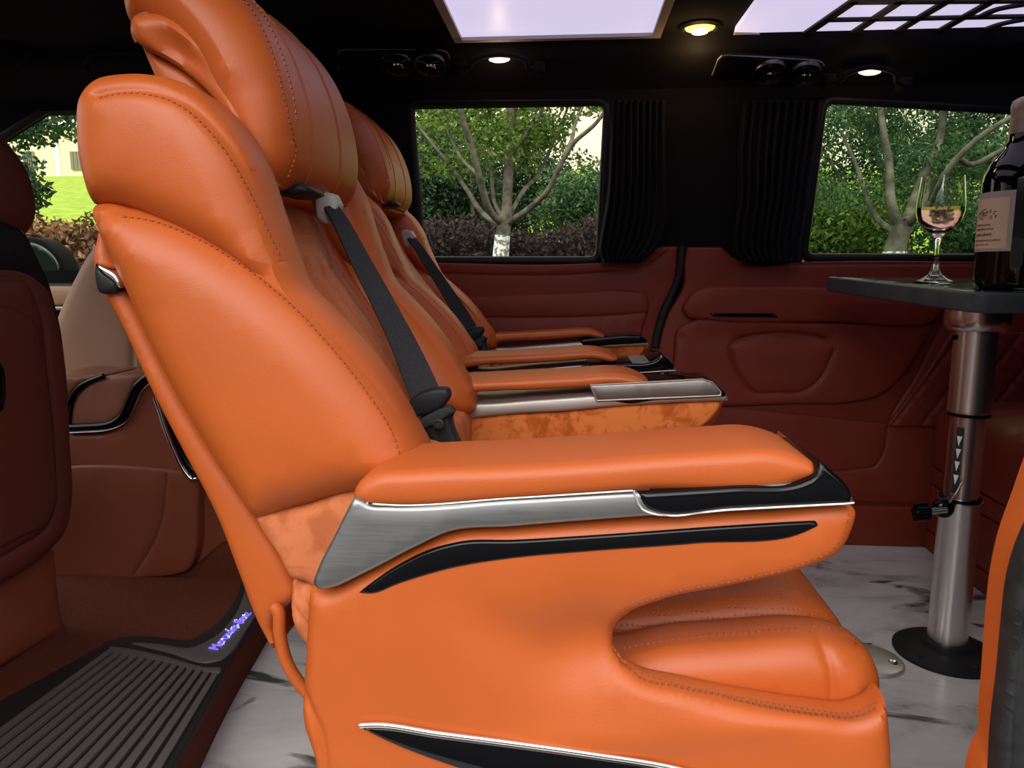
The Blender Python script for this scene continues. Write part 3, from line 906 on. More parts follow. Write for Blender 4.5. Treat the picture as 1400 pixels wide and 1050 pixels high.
# =================================================================== CAPTAIN SEATS
YC = 0.865                                                  # middle of the near seat
def captain_seat():
    S = thing('captain_seat', 'orange leather captain seat nearest the open side door', 'captain seat', (-0.05, YC, 0.0), 'orange captain seats')
    P_ = {}
    back_parts = []
    def bk(o): back_parts.append(o); return o
    # ---- rear shell of the backrest
    sh = Panel('back_shell', [(136, 330), (132, 348), (134, 374), (143, 397), (158, 421), (176, 456), (206, 522), (252, 612), (297, 698), (331, 786), (354, 846), (376, 886), (383, 880), (378, 852), (386, 834), (412, 808), (405, 785), (360, 705), (292, 605), (230, 495), (182, 395), (152, 330), (143, 300)],
               FY(0.655), 0.42, 0.014, M['orange'], S, True, step=0.008, grid=0.015)
    bk(sh.o)
    # ---- lower bolsters (near and far)
    out_w = [(137, 283), (150, 277), (185, 281), (250, 300), (330, 342), (395, 390), (455, 446), (508, 508), (550, 568), (580, 625), (582, 660), (550, 665), (480, 672), (420, 688), (358, 704), (330, 668), (290, 605), (228, 495), (182, 395), (152, 330)]
    gv = [([(142, 284), (185, 290), (250, 315), (325, 358), (390, 408), (448, 466), (500, 528), (540, 588), (562, 640)], 0.0042, 0.0045)]
    near = Panel('bolster', out_w, FY(0.622), 0.125, 0.045, M['orange'], S, True, step=0.009, grid=0.016, dome=0.006, dsc=0.12, grooves=gv,
                 dents=[(215, 420, 8, 40, -25, 0.002)])
    bk(near.o)
    stitches('stitching', near, [[(150, 294), (185, 299), (250, 324), (321, 367), (384, 418), (440, 476), (490, 538), (528, 596), (545, 636)]], near.o)
    far = Panel('bolster', out_w, FY(0.622), 0.125, 0.045, M['orange'], S, True, step=0.012, grid=0.024, mirror=YC, grooves=gv)
    bk(far.o)
    # ---- shoulder wings
    out_s = [(117, 185), (121, 137), (138, 113), (180, 103), (232, 107), (276, 127), (316, 164), (346, 214), (370, 285), (388, 335), (410, 388), (445, 425), (480, 462), (520, 512), (556, 572), (580, 630), (570, 660), (540, 640), (500, 560), (440, 475), (395, 425), (330, 366), (250, 318), (190, 291), (139, 282), (125, 245)]
    gs = [([(124, 128), (160, 121), (205, 123), (245, 138), (285, 175), (312, 215), (335, 262), (356, 312), (374, 355)], 0.004, 0.0042)]
    s1 = Panel('shoulder_wing', out_s, FY(0.634), 0.11, 0.04, M['orange'], S, True, step=0.008, grid=0.015, dome=0.005, dsc=0.1, grooves=gs)
    bk(s1.o)
    stitches('stitching', s1, [[(130, 133), (160, 126), (203, 128), (241, 143), (280, 179), (307, 218), (330, 265), (351, 315), (366, 350)]], s1.o)
    s2 = Panel('shoulder_wing', out_s, FY(0.634), 0.11, 0.04, M['orange'], S, True, step=0.012, grid=0.022, mirror=YC, grooves=gs)
    bk(s2.o)
    # ---- centre of the backrest: a padded face between the wings, with pleats
    prof = curve2([PYs(x, y) for x, y in ((306, 196), (325, 200), (350, 222), (374, 268), (402, 330), (440, 395), (486, 462), (535, 535), (580, 610), (618, 690), (640, 760))], 0.012, False)
    rear = curve2([(PY(x, y, 0.665).x, PY(x, y, 0.665).z) for x, y in ((150, 150), (158, 250), (180, 330), (215, 420), (265, 520), (320, 620), (370, 705), (400, 755), (415, 790))], 0.012, False)
    n = len(prof)
    rr = rear[np.linspace(0, len(rear)-1, n).astype(int)]
    T = np.gradient(prof, axis=0); T /= np.linalg.norm(T, axis=1)[:, None]
    Nn = np.stack([-T[:, 1], T[:, 0]], 1)
    ys = np.linspace(0.71, 1.02, 84)
    rows = []
    for i in range(n):
        v = i/(n-1); row = []
        for y in ys:
            w = (y-YC)/0.155
            h = 0.004 + 0.012*math.cos(w*math.pi/2) - 0.004*max(0, abs(w)-0.7)
            for g in (-0.62, -0.30, 0.0, 0.30, 0.62):
                gg = g*(0.55+0.6*min(1, v*1.6))
                fade = min(1, max(0, (v-0.30)/0.06))*min(1, max(0, (0.92-v)/0.1))
                h -= 0.0055*fade*math.exp(-((w-gg)/0.035)**2)
            # the tab under the headrest
            e = math.hypot(w/0.55, (v-0.24)/0.115)
            h -= 0.005*math.exp(-((e-1)/0.07)**2) if v > 0.2 else 0
            row.append(Vector((prof[i][0]+Nn[i][0]*h, y, prof[i][1]+Nn[i][1]*h)))
        rows.append(row)
    rb = [[Vector((rr[i][0], y, rr[i][1])) for y in (ys[0], ys[-1])] for i in range(n)]
    V, Fs = grid_geo(rows)
    m = len(ys); k0 = len(V)
    V += [p for r in rb for p in r]
    for i in range(n-1):
        Fs.append((i*m, (i+1)*m, k0+2*(i+1), k0+2*i))
        Fs.append((i*m+m-1, k0+2*i+1, k0+2*i+3, (i+1)*m+m-1))
        Fs.append((k0+2*i, k0+2*i+2, k0+2*i+3, k0+2*i+1))
    Fs.append(tuple(range(m))[::-1] + (k0, k0+1)); Fs.append(tuple(range((n-1)*m, n*m)) + (k0+2*n-1, k0+2*n-2))
    bk(obj('backrest', V, Fs, M['orange_perf'], S))
    # ---- headrest: front cushion, rear roll, hinge cover
    hr = Panel('headrest', [(186, 34), (180, 10), (184, -20), (205, -48), (245, -58), (292, -40), (336, -2), (368, 42), (390, 92), (404, 145), (408, 195), (402, 236), (384, 258), (362, 258), (340, 232), (322, 190), (302, 144), (276, 102), (248, 70), (222, 52), (198, 50)],
               FY(0.722), 0.31, 0.05, M['orange'], S, True, step=0.008, grid=0.014, dome=0.004, dsc=0.06,
               grooves=[([(300, -45), (330, -10), (352, 30), (370, 80), (384, 140), (390, 200), (388, 245)], 0.0036, 0.0032)])
    bk(hr.o)
    stitches('stitching', hr, [[(292, -40), (322, -4), (344, 36), (362, 86), (376, 145), (382, 200), (380, 240)], [(330, -14), (352, 18), (372, 60), (388, 115), (396, 160)]], hr.o)
    # cross seams over the front of the headrest
    for yy in (0.815, 0.915):
        pts = []
        for x, y in ((292, -42), (336, -4), (369, 42), (391, 92), (405, 145), (409, 195), (403, 237), (385, 259)):
            p = PY(x, y, 0.777); pts.append(Vector((p.x+0.0005, yy, p.z)))
        o = tube('seam', sm3(pts, 5), 0.0018, M['thread'], hr.o, 6)
    roll = Panel('headrest_roll', [(183, 36), (188, 24), (212, 20), (240, 26), (272, 46), (305, 84), (330, 126), (350, 178), (366, 232), (372, 252), (352, 236), (332, 196), (312, 160), (288, 130), (255, 100), (220, 78), (195, 64), (186, 52)],
                 FY(0.722), 0.30, 0.020, M['orange'], S, True, step=0.007, grid=0.012,
                 dents=[(232, 62, 34, 14, -38, 0.016), (285, 105, 16, 40, 40, 0.010)])
    bk(roll.o)
    tube('seam', sm3([PY(x, y, 0.739) for x, y in ((188, 58), (182, 42), (188, 24), (212, 18), (240, 24), (273, 44), (307, 83), (333, 126), (353, 178), (368, 228), (374, 252))], 5), 0.0024, M['thread'], roll.o, 6)
    hm = Panel('headrest_gap_shade', [(322, 216), (352, 240), (395, 251), (420, 254), (424, 262), (405, 267), (370, 265), (345, 255), (318, 236)], FY(0.785), 0.06, 0.006, M['plastic'], S, True, step=0.008, grid=0.016)  # black piece standing in for the shade under the headrest
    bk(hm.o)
    hc = Panel('headrest_hinge_cover', [(196, 62), (222, 78), (258, 98), (292, 130), (320, 168), (352, 222), (368, 262), (330, 270), (270, 210), (225, 130)],
               FY(0.745), 0.25, 0.012, M['orange'], S, True, step=0.008, grid=0.016)
    bk(hc.o)
    P_['head'] = [hr.o, roll.o, hc.o, hm.o]
    # ---- release lever on the shell
    lv = Panel('recline_lever', [(132, 360), (136, 364), (160, 380), (165, 388), (163, 397), (150, 402), (138, 400), (133, 385)], FY(0.645), 0.03, 0.006, M['plastic'], S, True, step=0.004, grid=0.01)
    bk(lv.o)
    lv2 = Panel('lever_cap', [(134, 360), (138, 362), (162, 378), (166, 388), (164, 394), (156, 386), (138, 372)], FY(0.643), 0.02, 0.003, M['chrome'], lv.o, True, step=0.003, grid=0.01)
    # ---- suede below the bolster
    sd = Panel('suede_panel', [(352, 700), (420, 688), (480, 668), (560, 660), (560, 760), (520, 800), (430, 800), (418, 792), (404, 790), (380, 752)], FY(0.642), 0.44, 0.012, M['suede2'], S, True, step=0.01, grid=0.02,
               dents=[(400, 740, 10, 40, 20, .003), (440, 770, 40, 8, 10, .004)])
    sf = Panel('suede_skirt', [(404, 785), (420, 795), (470, 795), (470, 880), (432, 882), (412, 864), (401, 835), (402, 805)], FY(0.634), 0.40, 0.02, M['suede2'], S, True, step=0.008, grid=0.012,
               grooves=[([(404, 812), (425, 838), (460, 850)], .004, .005), ([(402, 796), (430, 806), (460, 806)], .004, .005), ([(404, 838), (425, 862), (460, 875)], .004, .004)])
    st = []
    for yy in (0.655, 0.67):
        st.append(tube_geo(sm3([PY(x, y, yy) for x, y in ((372, 828), (381, 838), (383, 870), (392, 905), (410, 935), (428, 955))], 5), 0.0065, 8))
    obj('leather_strap', *join(*st), M['orange'], S)
    # ---- seat base and pads
    out_c = [(700, 870), (800, 880), (850, 884), (900, 872), (1000, 863), (1105, 858), (1150, 866), (1184, 886), (1198, 918), (1194, 948), (1160, 970), (1000, 960), (800, 950), (600, 950), (600, 860)]
    cu = Panel('cushion_bolster', out_c, FY(0.622), 0.085, 0.034, M['orange'], S, True, step=0.009, grid=0.015,
               grooves=[([(845, 888), (905, 877), (1000, 869), (1108, 864)], .003, .003), ([(1108, 862), (1124, 878), (1135, 905), (1140, 955)], .0045, .004)])
    stitches('stitching', cu, [[(850, 893), (908, 883), (1000, 874), (1100, 868)], [(1112, 860), (1150, 869), (1180, 888), (1192, 915)]], cu.o)
    Panel('cushion_bolster', out_c, FY(0.622), 0.085, 0.034, M['orange'], S, True, step=0.012, grid=0.025, mirror=YC)
    Panel('seat_cushion', [(560, 830), (760, 822), (900, 812), (1000, 803), (1055, 802), (1098, 810), (1134, 832), (1152, 858), (1157, 880), (1150, 905), (1100, 925), (560, 910)],
          FY(0.70), 0.33, 0.03, M['orange_perf'], S, True, step=0.010, grid=0.018)
    box('base', (-0.19, 0.64, 0.06), (0.20, 1.09, 0.36), M['brown'], S, 0.02)
    box('pedestal', (-0.20, 0.70, 0.0), (0.10, 1.03, 0.06), M['plastic'], S, 0.008)

    # ---- armrests
    panel_out = [(428, 800), (448, 802), (492, 782), (570, 742), (612, 724), (700, 716), (880, 702), (1050, 692), (1160, 688), (1167, 694), (1162, 722), (1144, 752), (1104, 772), (1000, 798), (905, 818), (866, 836), (846, 856), (839, 880), (845, 904), (870, 922),
                 (940, 940), (1040, 960), (1110, 970), (1165, 974), (1192, 964), (1206, 948), (1212, 985), (1216, 1060), (1210, 1200), (1195, 1420), (1150, 1470), (500, 1470), (460, 1420), (440, 1100), (432, 1030), (418, 985), (420, 900)]
    p_out = [(484, 679), (492, 658), (516, 644), (560, 640), (700, 634), (800, 628), (900, 620), (1000, 614), (1045, 612), (1085, 620), (1115, 636), (1117, 646), (1100, 654), (870, 670), (700, 682), (530, 691), (505, 690)]
    p_in = [(470, 672), (480, 648), (516, 634), (560, 632), (700, 626), (800, 622), (880, 618), (920, 622), (955, 634), (978, 648), (972, 652), (900, 646), (800, 652), (700, 656), (530, 664), (490, 672)]
    def armrest(mirror=None, inner=False):
        g = 0.014 if mirror is None else 0.03
        kw = dict(mirror=mirror, parent=S)
        sp = Panel('side_panel', panel_out, FY(0.58), 0.047, 0.016, M['orange'], both=True, step=0.008, grid=g,
                   grooves=[([(1098, 784), (1000, 808), (908, 829), (866, 846)], .0022, .0014), ([(842, 902), (866, 928), (940, 948), (1040, 967), (1110, 977), (1165, 981), (1204, 966)], .003, .0022),
                            ([(415, 955), (436, 1000), (446, 1060)], .004, .004)] if mirror is None else [],
                   dents=[(800, 892, 75, 62, 12, .022), (690, 868, 60, 34, -38, .006), (900, 1006, 260, 20, 9, -.005)] if mirror is None else [], **kw)
        if mirror is None:
            stitches('stitching', sp, [[(1163, 702), (1156, 730), (1140, 751), (1102, 770), (1000, 796)], [(1000, 796), (904, 816), (862, 834), (842, 856), (835, 880), (841, 907), (867, 927)],
                                       [(845, 911), (867, 934), (940, 954), (1040, 973), (1110, 983), (1165, 987), (1203, 973)], [(862, 922), (940, 942), (1040, 961), (1110, 971), (1165, 975), (1200, 960)]], sp.o, gap=.0052, ln=.0034, wd=.0014)
        t_out = [(487, 678), (505, 688), (530, 690), (700, 681), (865, 671), (1000, 664), (1100, 659), (1135, 660), (1160, 672), (1168, 689), (1050, 694), (880, 705), (700, 719), (612, 727), (575, 744), (492, 786), (452, 803), (436, 804), (429, 799), (436, 775), (456, 735)]
        t_in = [(470, 680), (505, 686), (530, 688), (700, 681), (865, 671), (1000, 664), (1100, 659), (1135, 660), (1160, 672), (1168, 689), (1050, 692), (880, 700), (774, 709), (640, 715), (503, 730), (470, 736)]
        tr = Panel('metal_trim', t_out if mirror is None else t_in, FY(0.572), 0.118, 0.005, M['silver'] if mirror is None else M['champagne'], both=True, step=0.007, grid=0.014, **kw)
        pad = Panel('arm_pad', p_out if mirror is None else p_in,
                    FY(0.574), 0.114, 0.0125, M['orange'], both=True, step=0.007, grid=0.013, **kw)
        i_out = [(871, 672), (884, 694), (896, 699), (1000, 694), (1165, 686), (1160, 668), (1138, 644), (1118, 630), (1113, 648), (1098, 656), (1000, 664)]
        i_in = [(871, 662), (884, 690), (896, 694), (1000, 690), (1165, 684), (1160, 668), (1138, 650), (1100, 646), (1000, 650), (940, 654)]
        ins = Panel('control_panel', i_out if mirror is None else i_in, FY(0.5695), 0.121, 0.005, M['gloss'], both=True, step=0.006, grid=0.015, **kw)
        pts, nn = tr.path([(866, 670), (878, 696), (892, 702), (1000, 697), (1168, 688)], 0.006, 0.001)
        tube('bright_edge', pts, 0.0009, M['satin_steel'], tr.o, 6)
        pts, nn = tr.path([(500, 689), (530, 692), (700, 683), (865, 672)], 0.006, 0.0008)
        tube('bright_edge', pts, 0.0011, M['chrome'], tr.o, 6)
        if mirror is None:
            Panel('gloss_inlay', [(489, 810, 'c'), (540, 775), (598, 748), (632, 740), (700, 738), (800, 732), (1000, 718), (1116, 711, 'c'), (1120, 717), (1098, 728), (950, 743), (800, 754), (700, 763), (620, 776), (545, 798), (510, 811)], FY(0.5785), 0.02, 0.003, M['gloss'], S, True, step=0.006, grid=0.02)
            lo = Panel('lower_inlay', [(490, 992, 'c'), (512, 991), (600, 1003), (700, 1016), (800, 1030), (930, 1052), (1010, 1075, 'c'), (930, 1100), (760, 1085), (620, 1046), (540, 1016)], FY(0.576), 0.02, 0.004, M['gloss'], S, True, step=0.006, grid=0.02)
            pts, nn = lo.path([(492, 992), (512, 991), (600, 1003), (700, 1016), (800, 1030), (930, 1052), (1005, 1074)], 0.008, 0.0)
            tube('bright_edge', pts, 0.0026, M['chrome'], lo.o, 8)
        else:
            f2 = FY(1.047)
            Panel('suede_inner_panel', [(560, 590), (640, 560), (735, 562), (810, 553), (984, 545), (985, 552), (972, 572), (945, 592), (900, 612), (820, 640), (700, 660), (560, 660)], f2, 0.02, 0.008, M['suede'], S, True, step=0.008, grid=0.02)
            f3 = FY(1.036)
            lid = Panel('tray_lid', [(806, 527, 'c'), (890, 523, 'c'), (962, 519, 'c'), (974, 523, 'c'), (986, 536, 'c'), (985, 541, 'c'), (900, 545, 'c'), (816, 548, 'c')], f3, 0.02, 0.002, M['lid_metal'], S, True, step=0.005, grid=0.02)
            pts, nn = lid.path([(807, 527, 'c'), (962, 519, 'c'), (974, 523, 'c'), (986, 536, 'c'), (985, 541, 'c'), (816, 548, 'c'), (807, 527, 'c')], 0.006, 0.0)
            tube('bright_edge', pts, 0.0013, M['champagne'], lid.o, 6)
        return sp
    armrest()
    armrest(mirror=YC)
    sh_ = Panel('arm_pad', p_in, FY(0.574), 0.114, 0.0125, M['orange'], S, True, step=0.007, grid=0.02).o
    P_['short_pad'] = sh_.data
    bpy.data.objects.remove(sh_)
    # ---- seat belt
    bg = Panel('belt_guide', [(429, 266, 'c'), (436, 261), (456, 265, 'c'), (463, 279, 'c'), (457, 300), (448, 307), (434, 301, 'c')], FY(0.885), 0.03, 0.005, M['grey_plastic'], S, True, step=0.004, grid=0.01, base=None)
    bk(bg.o)
    L = sm3([PY(443, 284, .88), PY(455, 305, .872), PY(478, 355, .862), PY(505, 410, .855), PY(532, 468, .845), PY(552, 520, .835), PY(566, 556, .825)], 6)
    R = sm3([PY(460, 280, .895), PY(477, 303, .887), PY(505, 352, .877), PY(538, 410, .87), PY(570, 468, .86), PY(592, 512, .85), PY(606, 545, .84)], 6)
    sb = ribbon('seat_belt', L, R, 0.003, M['webbing'], S)
    bk(sb)
    Panel('belt_tongue', [(555, 556), (560, 548), (600, 530), (612, 531), (616, 541), (610, 552), (578, 568), (566, 570)], FY(0.815), 0.022, 0.006, M['plastic'], sb, True, step=0.004, grid=0.01)
    Panel('buckle', [(571, 574), (614, 556), (621, 564), (618, 570), (638, 628), (606, 630), (586, 596), (578, 588)], FY(0.818), 0.026, 0.006, M['plastic'], sb, True, step=0.005, grid=0.01)
    Panel('buckle_plate', [(569, 576), (614, 556), (622, 563), (579, 585)], FY(0.813), 0.012, 0.003, M['dark_grey'], sb, True, step=0.004, grid=0.01)
    lathe('buckle_rivet', [(0.0062, 0), (0.0062, 0.004), (0.004, 0.005), (0.0035, 0.003), (0, 0.003)], PY(600, 579, 0.812), M['dark_grey'], sb, (0, -1, 0), 16)
    return S, back_parts, P_

def PYs(x, y):
    p = PY(x, y, YC)
    return (p.x, p.z)

seat, backs, PP = captain_seat()
seat_far = seat.copy(); COL.objects.link(seat_far)
seat_far.location = (seat.location.x - 0.03, seat.location.y + 0.775, 0)
seat_far['label'] = 'orange leather captain seat beside the far side wall, beyond the nearest one'
hinge = PY(470, 760, 0.865) - seat.location
def tilt(o, ang, extra=Vector((0, 0, 0))):
    R = Matrix.Rotation(ang, 4, 'Y')
    o.matrix_basis = Matrix.Translation(hinge) @ R @ Matrix.Translation(-hinge) @ Matrix.Translation(extra)
bset = set(backs); hset = set(PP['head'])
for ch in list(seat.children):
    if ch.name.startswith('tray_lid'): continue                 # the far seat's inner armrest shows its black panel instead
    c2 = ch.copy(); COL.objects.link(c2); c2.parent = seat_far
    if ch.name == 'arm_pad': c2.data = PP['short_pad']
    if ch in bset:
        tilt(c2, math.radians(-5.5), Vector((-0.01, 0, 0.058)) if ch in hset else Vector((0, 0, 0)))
    for g in list(ch.children):
        d2_ = g.copy(); COL.objects.link(d2_); d2_.parent = c2

# =================================================================== FRONT CAB: passenger seat, driver seat, console, step
fs = thing('front_seat', 'dark red brown front passenger seat at the left edge, seen from behind', 'front seat', (-1.1, 0.95, ZP))
XF = -0.87
back_out = [(-700, 330, 'c'), (-300, 352), (-60, 362), (30, 368), (52, 384), (66, 425), (78, 500), (84, 600), (86, 690), (78, 728), (55, 756), (10, 790), (-80, 830), (-700, 1150, 'c')]
Panel('backrest', back_out, FX(XF), 0.16, 0.03, M['dark_brown'], fs, True, step=0.012, grid=0.03,
      grooves=[([(-300, 395), (0, 380), (38, 384), (56, 420), (68, 500), (74, 600), (76, 690), (66, 722), (30, 748), (-80, 800), (-300, 900)], .005, .006)])
Panel('back_panel', [(-700, 420, 'c'), (-200, 425), (20, 424), (40, 436), (52, 480), (64, 560), (70, 640), (70, 690), (60, 716), (20, 738), (-100, 800), (-700, 1060, 'c')], FX(XF + 0.006), 0.02, 0.014, M['dark_brown'], fs, True, step=0.012, grid=0.03)
Panel('shoulder_cover', [(-700, 250, 'c'), (-120, 285), (0, 303), (22, 313), (40, 345), (58, 384), (70, 430), (76, 475), (68, 490), (58, 440), (46, 400), (26, 380), (-60, 372), (-700, 360, 'c')], FX(XF + 0.002), 0.20, 0.02, M['plastic'], fs, True, step=0.01, grid=0.03)
Panel('headrest', [(-330, 190), (-200, 130), (-60, 150), (-10, 190), (16, 228), (28, 268), (30, 300), (18, 325), (-60, 335), (-330, 310)], FX(XF - 0.03), 0.13, 0.05, M['dark_brown'], fs, True, step=0.01, grid=0.025)
Panel('map_pocket', [(-300, 470), (-30, 480), (2, 500), (6, 540), (3, 560), (-30, 570), (-300, 600)], FX(XF + 0.009), 0.01, 0.004, M['gloss'], fs, True, step=0.008, grid=0.03)
Panel('seat_skirt', [(-700, 900, 'c'), (-80, 780), (20, 752), (60, 744), (66, 790), (74, 846), (84, 868), (60, 876), (0, 908), (-100, 970), (-700, 1400, 'c')], FX(XF - 0.035), 0.30, 0.03, M['brown'], fs, True, step=0.012, grid=0.03)
box('seat_cushion', (-1.5, 0.60, 0.36), (-0.95, 1.20, 0.50), M['dark_brown'], fs, 0.04)

dsx = PY(150, 520, 1.62)
ds = thing('driver_seat', 'tan leather driver seat beyond the centre console', 'front seat', (dsx.x, 1.75, 0.0))
Panel('backrest', [(142, 328), (128, 345), (112, 372), (94, 410), (82, 440), (76, 470), (76, 545), (80, 600), (220, 600), (215, 460), (188, 340), (165, 322)], FY(1.60), 0.34, 0.045, M['tan'], ds, True, step=0.012, grid=0.03,
      grooves=[([(186, 330), (180, 450), (182, 560)], .006, .006)])
Panel('headrest', [(170, 300), (150, 260), (160, 210), (190, 200), (215, 240), (222, 300)], FY(1.64), 0.26, 0.04, M['tan'], ds, True, step=0.012, grid=0.03)
box('seat_base', (dsx.x - 0.45, 1.60, 0.082), (dsx.x + 0.10, 1.94, 0.40), M['brown'], ds, 0.03)

# centre console between the front seats
YK = 1.42
kb = PY(180, 790, YK)
cc_ = thing('centre_console', 'brown leather centre console with black trimmed lid behind the front seats', 'console', (kb.x, 1.5, ZP))
Panel('body', [(60, 596), (95, 590), (150, 588), (172, 574), (184, 548), (204, 516), (240, 508), (296, 512), (300, 646), (60, 646)], FY(YK), 0.16, 0.014, M['brown'], cc_, True, step=0.01, grid=0.03)
Panel('lid', [(98, 584), (104, 545), (128, 520), (150, 513), (210, 511), (196, 518), (182, 540), (172, 563), (150, 580), (120, 584)], FY(YK - 0.004), 0.15, 0.012, M['brown_lit'], cc_, True, step=0.008, grid=0.02)
Panel('side_pad', [(60, 516), (120, 513), (140, 514), (112, 528), (98, 548), (92, 584), (60, 586)], FY(YK - 0.002), 0.15, 0.012, M['brown_lit'], cc_, True, step=0.008, grid=0.02)
def rib3(name, pts, Y, w, m, p):
    P3 = sm3([PY(x, y, Y) for x, y in pts], 6)
    return tube(name, P3, w, m, p, 10)
rib3('gloss_trim', [(84, 585), (112, 584), (148, 581), (168, 569), (178, 548), (188, 528), (206, 513), (220, 508)], YK - 0.006, 0.0085, M['gloss'], cc_)
rib3('gloss_trim', [(92, 588), (94, 562), (98, 545), (112, 527), (142, 514)], YK - 0.005, 0.0055, M['gloss'], cc_)
rib3('bright_edge', [(86, 592), (112, 591), (148, 588), (172, 577), (184, 556), (194, 535), (212, 519)], YK - 0.008, 0.0012, M['chrome'], cc_)
Panel('rear_panel', [(60, 648), (271, 646), (272, 700), (268, 760), (262, 775), (180, 792), (120, 800), (60, 802)], FY(YK - 0.004), 0.16, 0.010, M['brown'], cc_, True, step=0.01, grid=0.03,
      grooves=[([(227, 648), (224, 690), (212, 735), (196, 765), (186, 780)], .003, .004)])
Panel('side_panel', [(262, 640), (300, 640), (330, 720), (330, 800), (268, 800), (268, 700)], FY(YK + 0.03), 0.13, 0.012, M['brown'], cc_, True, step=0.01, grid=0.03)
rib3('grab_bar', [(212, 543), (219, 562), (226, 585), (238, 615), (250, 640), (262, 655), (270, 655)], YK - 0.012, 0.006, M['chrome'], cc_)
rib3('grab_bar_shadow', [(222, 556), (236, 592), (250, 622), (262, 640), (274, 650)], YK - 0.003, 0.010, M['gloss'], cc_)  # black tube drawn as the shadow gap behind the grab bar
Panel('tunnel_carpet', [(60, 800, 'c'), (120, 798), (180, 790), (262, 775), (310, 740), (345, 740), (350, 790, 'c'), (300, 845), (235, 862), (165, 862), (90, 880), (40, 880, 'c')], FY(YK + 0.004), 0.12, 0.02, M['carpet'], cc_, True, step=0.012, grid=0.03,
      grooves=[([(186, 780), (150, 815), (90, 862)], .003, .004)])

# entry step with ribbed mat and lit lettering
stp = thing('entry_step', 'ribbed dark grey entry step mat with violet lit lettering at lower left', 'step', PZ(200, 950, ZP))
fz = FZ(ZP + 0.006)
bp = Panel('mat', [(138, 884), (150, 877), (172, 872), (215, 872), (258, 876), (285, 862), (310, 838), (324, 815), (330, 790), (350, 800), (358, 835), (346, 857), (312, 904), (306, 922), (285, 965), (200, 1130), (196, 1500, 'c'), (-500, 1500, 'c'), (-250, 1125)], fz, 0.008, 0.003, M['ribgap'], stp, step=0.01, grid=0.04)
fz2 = FZ(ZP + 0.009)
Panel('sill_plate', [(180, 880), (215, 881), (262, 886), (292, 872), (318, 846), (332, 818), (337, 796), (347, 802), (353, 834), (342, 854), (300, 903), (286, 906), (230, 892)], fz2, 0.006, 0.002, M['ribs'], stp, step=0.006, grid=0.02)
Panel('border_strip', [(150, 884), (180, 888), (230, 899), (285, 913), (303, 914), (299, 921), (270, 917), (220, 904), (150, 890)], fz2, 0.006, 0.002, M['ribs'], stp, step=0.006, grid=0.02)
ge = []
nr = 14
for i in range(nr):
    def edge(u):
        f = Vector((148 + (301-148)*u, 890 + (925-890)*u)); g = Vector((-141 + (200+141)*u, 1100))
        g2 = g + (g-f)*0.9
        return f, g2
    a0, b0 = edge((i+0.08)/nr); a1, b1 = edge((i+0.70)/nr)
    q = [PZ(p.x, p.y, ZP + 0.007) for p in (a0, a1, b1, b0)]
    V = q + [v + Vector((0, 0, 0.004)) for v in q]
    ge.append((V, [(4, 7, 6, 5), (0, 1, 5, 4), (1, 2, 6, 5), (2, 3, 7, 6), (3, 0, 4, 7), (0, 1, 2, 3)]))
V, Fs = join(*ge)
obj('tread_ribs', V, Fs, M['ribs'], stp, False)
edg = [PZ(x, y, ZP + 0.009) for x, y in ((-60, 1140), (100, 985), (200, 905), (0, 0))][:0]
# lettering
fc = bpy.data.curves.new('lettering', 'FONT'); fc.body = 'Mercedes-Benz'; fc.size = 1.0; fc.shear = 0.25; fc.extrude = 0.02; fc.offset = -0.004
fo = bpy.data.objects.new('lettering', fc); COL.objects.link(fo)
bpy.context.view_layer.update()
me = bpy.data.meshes.new_from_object(fo.evaluated_get(bpy.context.evaluated_depsgraph_get()))
bpy.data.objects.remove(fo)
tv = np.array([v.co[:] for v in me.vertices]); tf = [tuple(p.vertices) for p in me.polygons]
zt = ZP + 0.0098
p0, p1 = PZ(298, 889, zt), PZ(345, 838, zt)
ex = p1 - p0; Lt = ex.length; ex.normalize(); ey = Vector((-ex.y, ex.x, 0))
if (PZ(310, 850, zt) - p0).dot(ey) < 0: ey = -ey
sx = Lt/(tv[:, 0].max()-tv[:, 0].min()); sy = sx*1.25
V = [p0 + ex*(v[0]-tv[:, 0].min())*sx + ey*v[1]*sy + Vector((0, 0, (v[2]+0.02)*0.05)) for v in tv]
lt = obj('lettering', V, tf, M['purple'], stp, False)
ge = []
for i in RNG.choice(len(V), 60, replace=False):
    p = V[i]
    ge.append(lathe_geo([(0.0009, 0), (0.0007, 0.0006), (0, 0.0008)], p, (0, 0, 1), 6))
obj('light_dots', *join(*ge), M['purple_dots'], lt, False)

# =================================================================== TABLE
TA, TN, TR = PY(1128, 378, 1.78), PY(1332, 401, 1.27), PY(1560, 403, 1.27)
tU = (TR - TN).normalized(); tW = (TA - TN); tN = tU.cross(tW).normalized()
if tN.z < 0: tN = -tN
def on_table(px, py):
    d = ray(px, py); return CAM + d*((TN - CAM).dot(tN)/d.dot(tN))
tfm = Frame(TN, tU, tN.cross(tU))
def tuv(p): q = p - TN; return q.dot(tfm.U), q.dot(tfm.V)
post = PZ(1293, 893, 0.0)
tbl = thing('table', 'small dark table on a telescopic steel post', 'table', post)
a2, n2, r2 = tuv(TA), tuv(TN), tuv(TR)
ol = [(n2[0]-0.004, n2[1]+0.045, 'c'), (n2[0]+0.004, n2[1]+0.014), (n2[0]+0.022, n2[1]+0.002), (n2[0]+0.05, n2[1], 'c'), (r2[0], r2[1], 'c'), (r2[0]+0.02, a2[1], 'c'), (a2[0]+0.03, a2[1], 'c'), (a2[0]+0.006, a2[1]-0.006), (a2[0]+0.001, a2[1]-0.03, 'c')]
tt = Panel('tabletop', ol, tfm, 0.033, 0.004, M['table'], tbl, True, step=0.008, grid=0.03, uv=True)
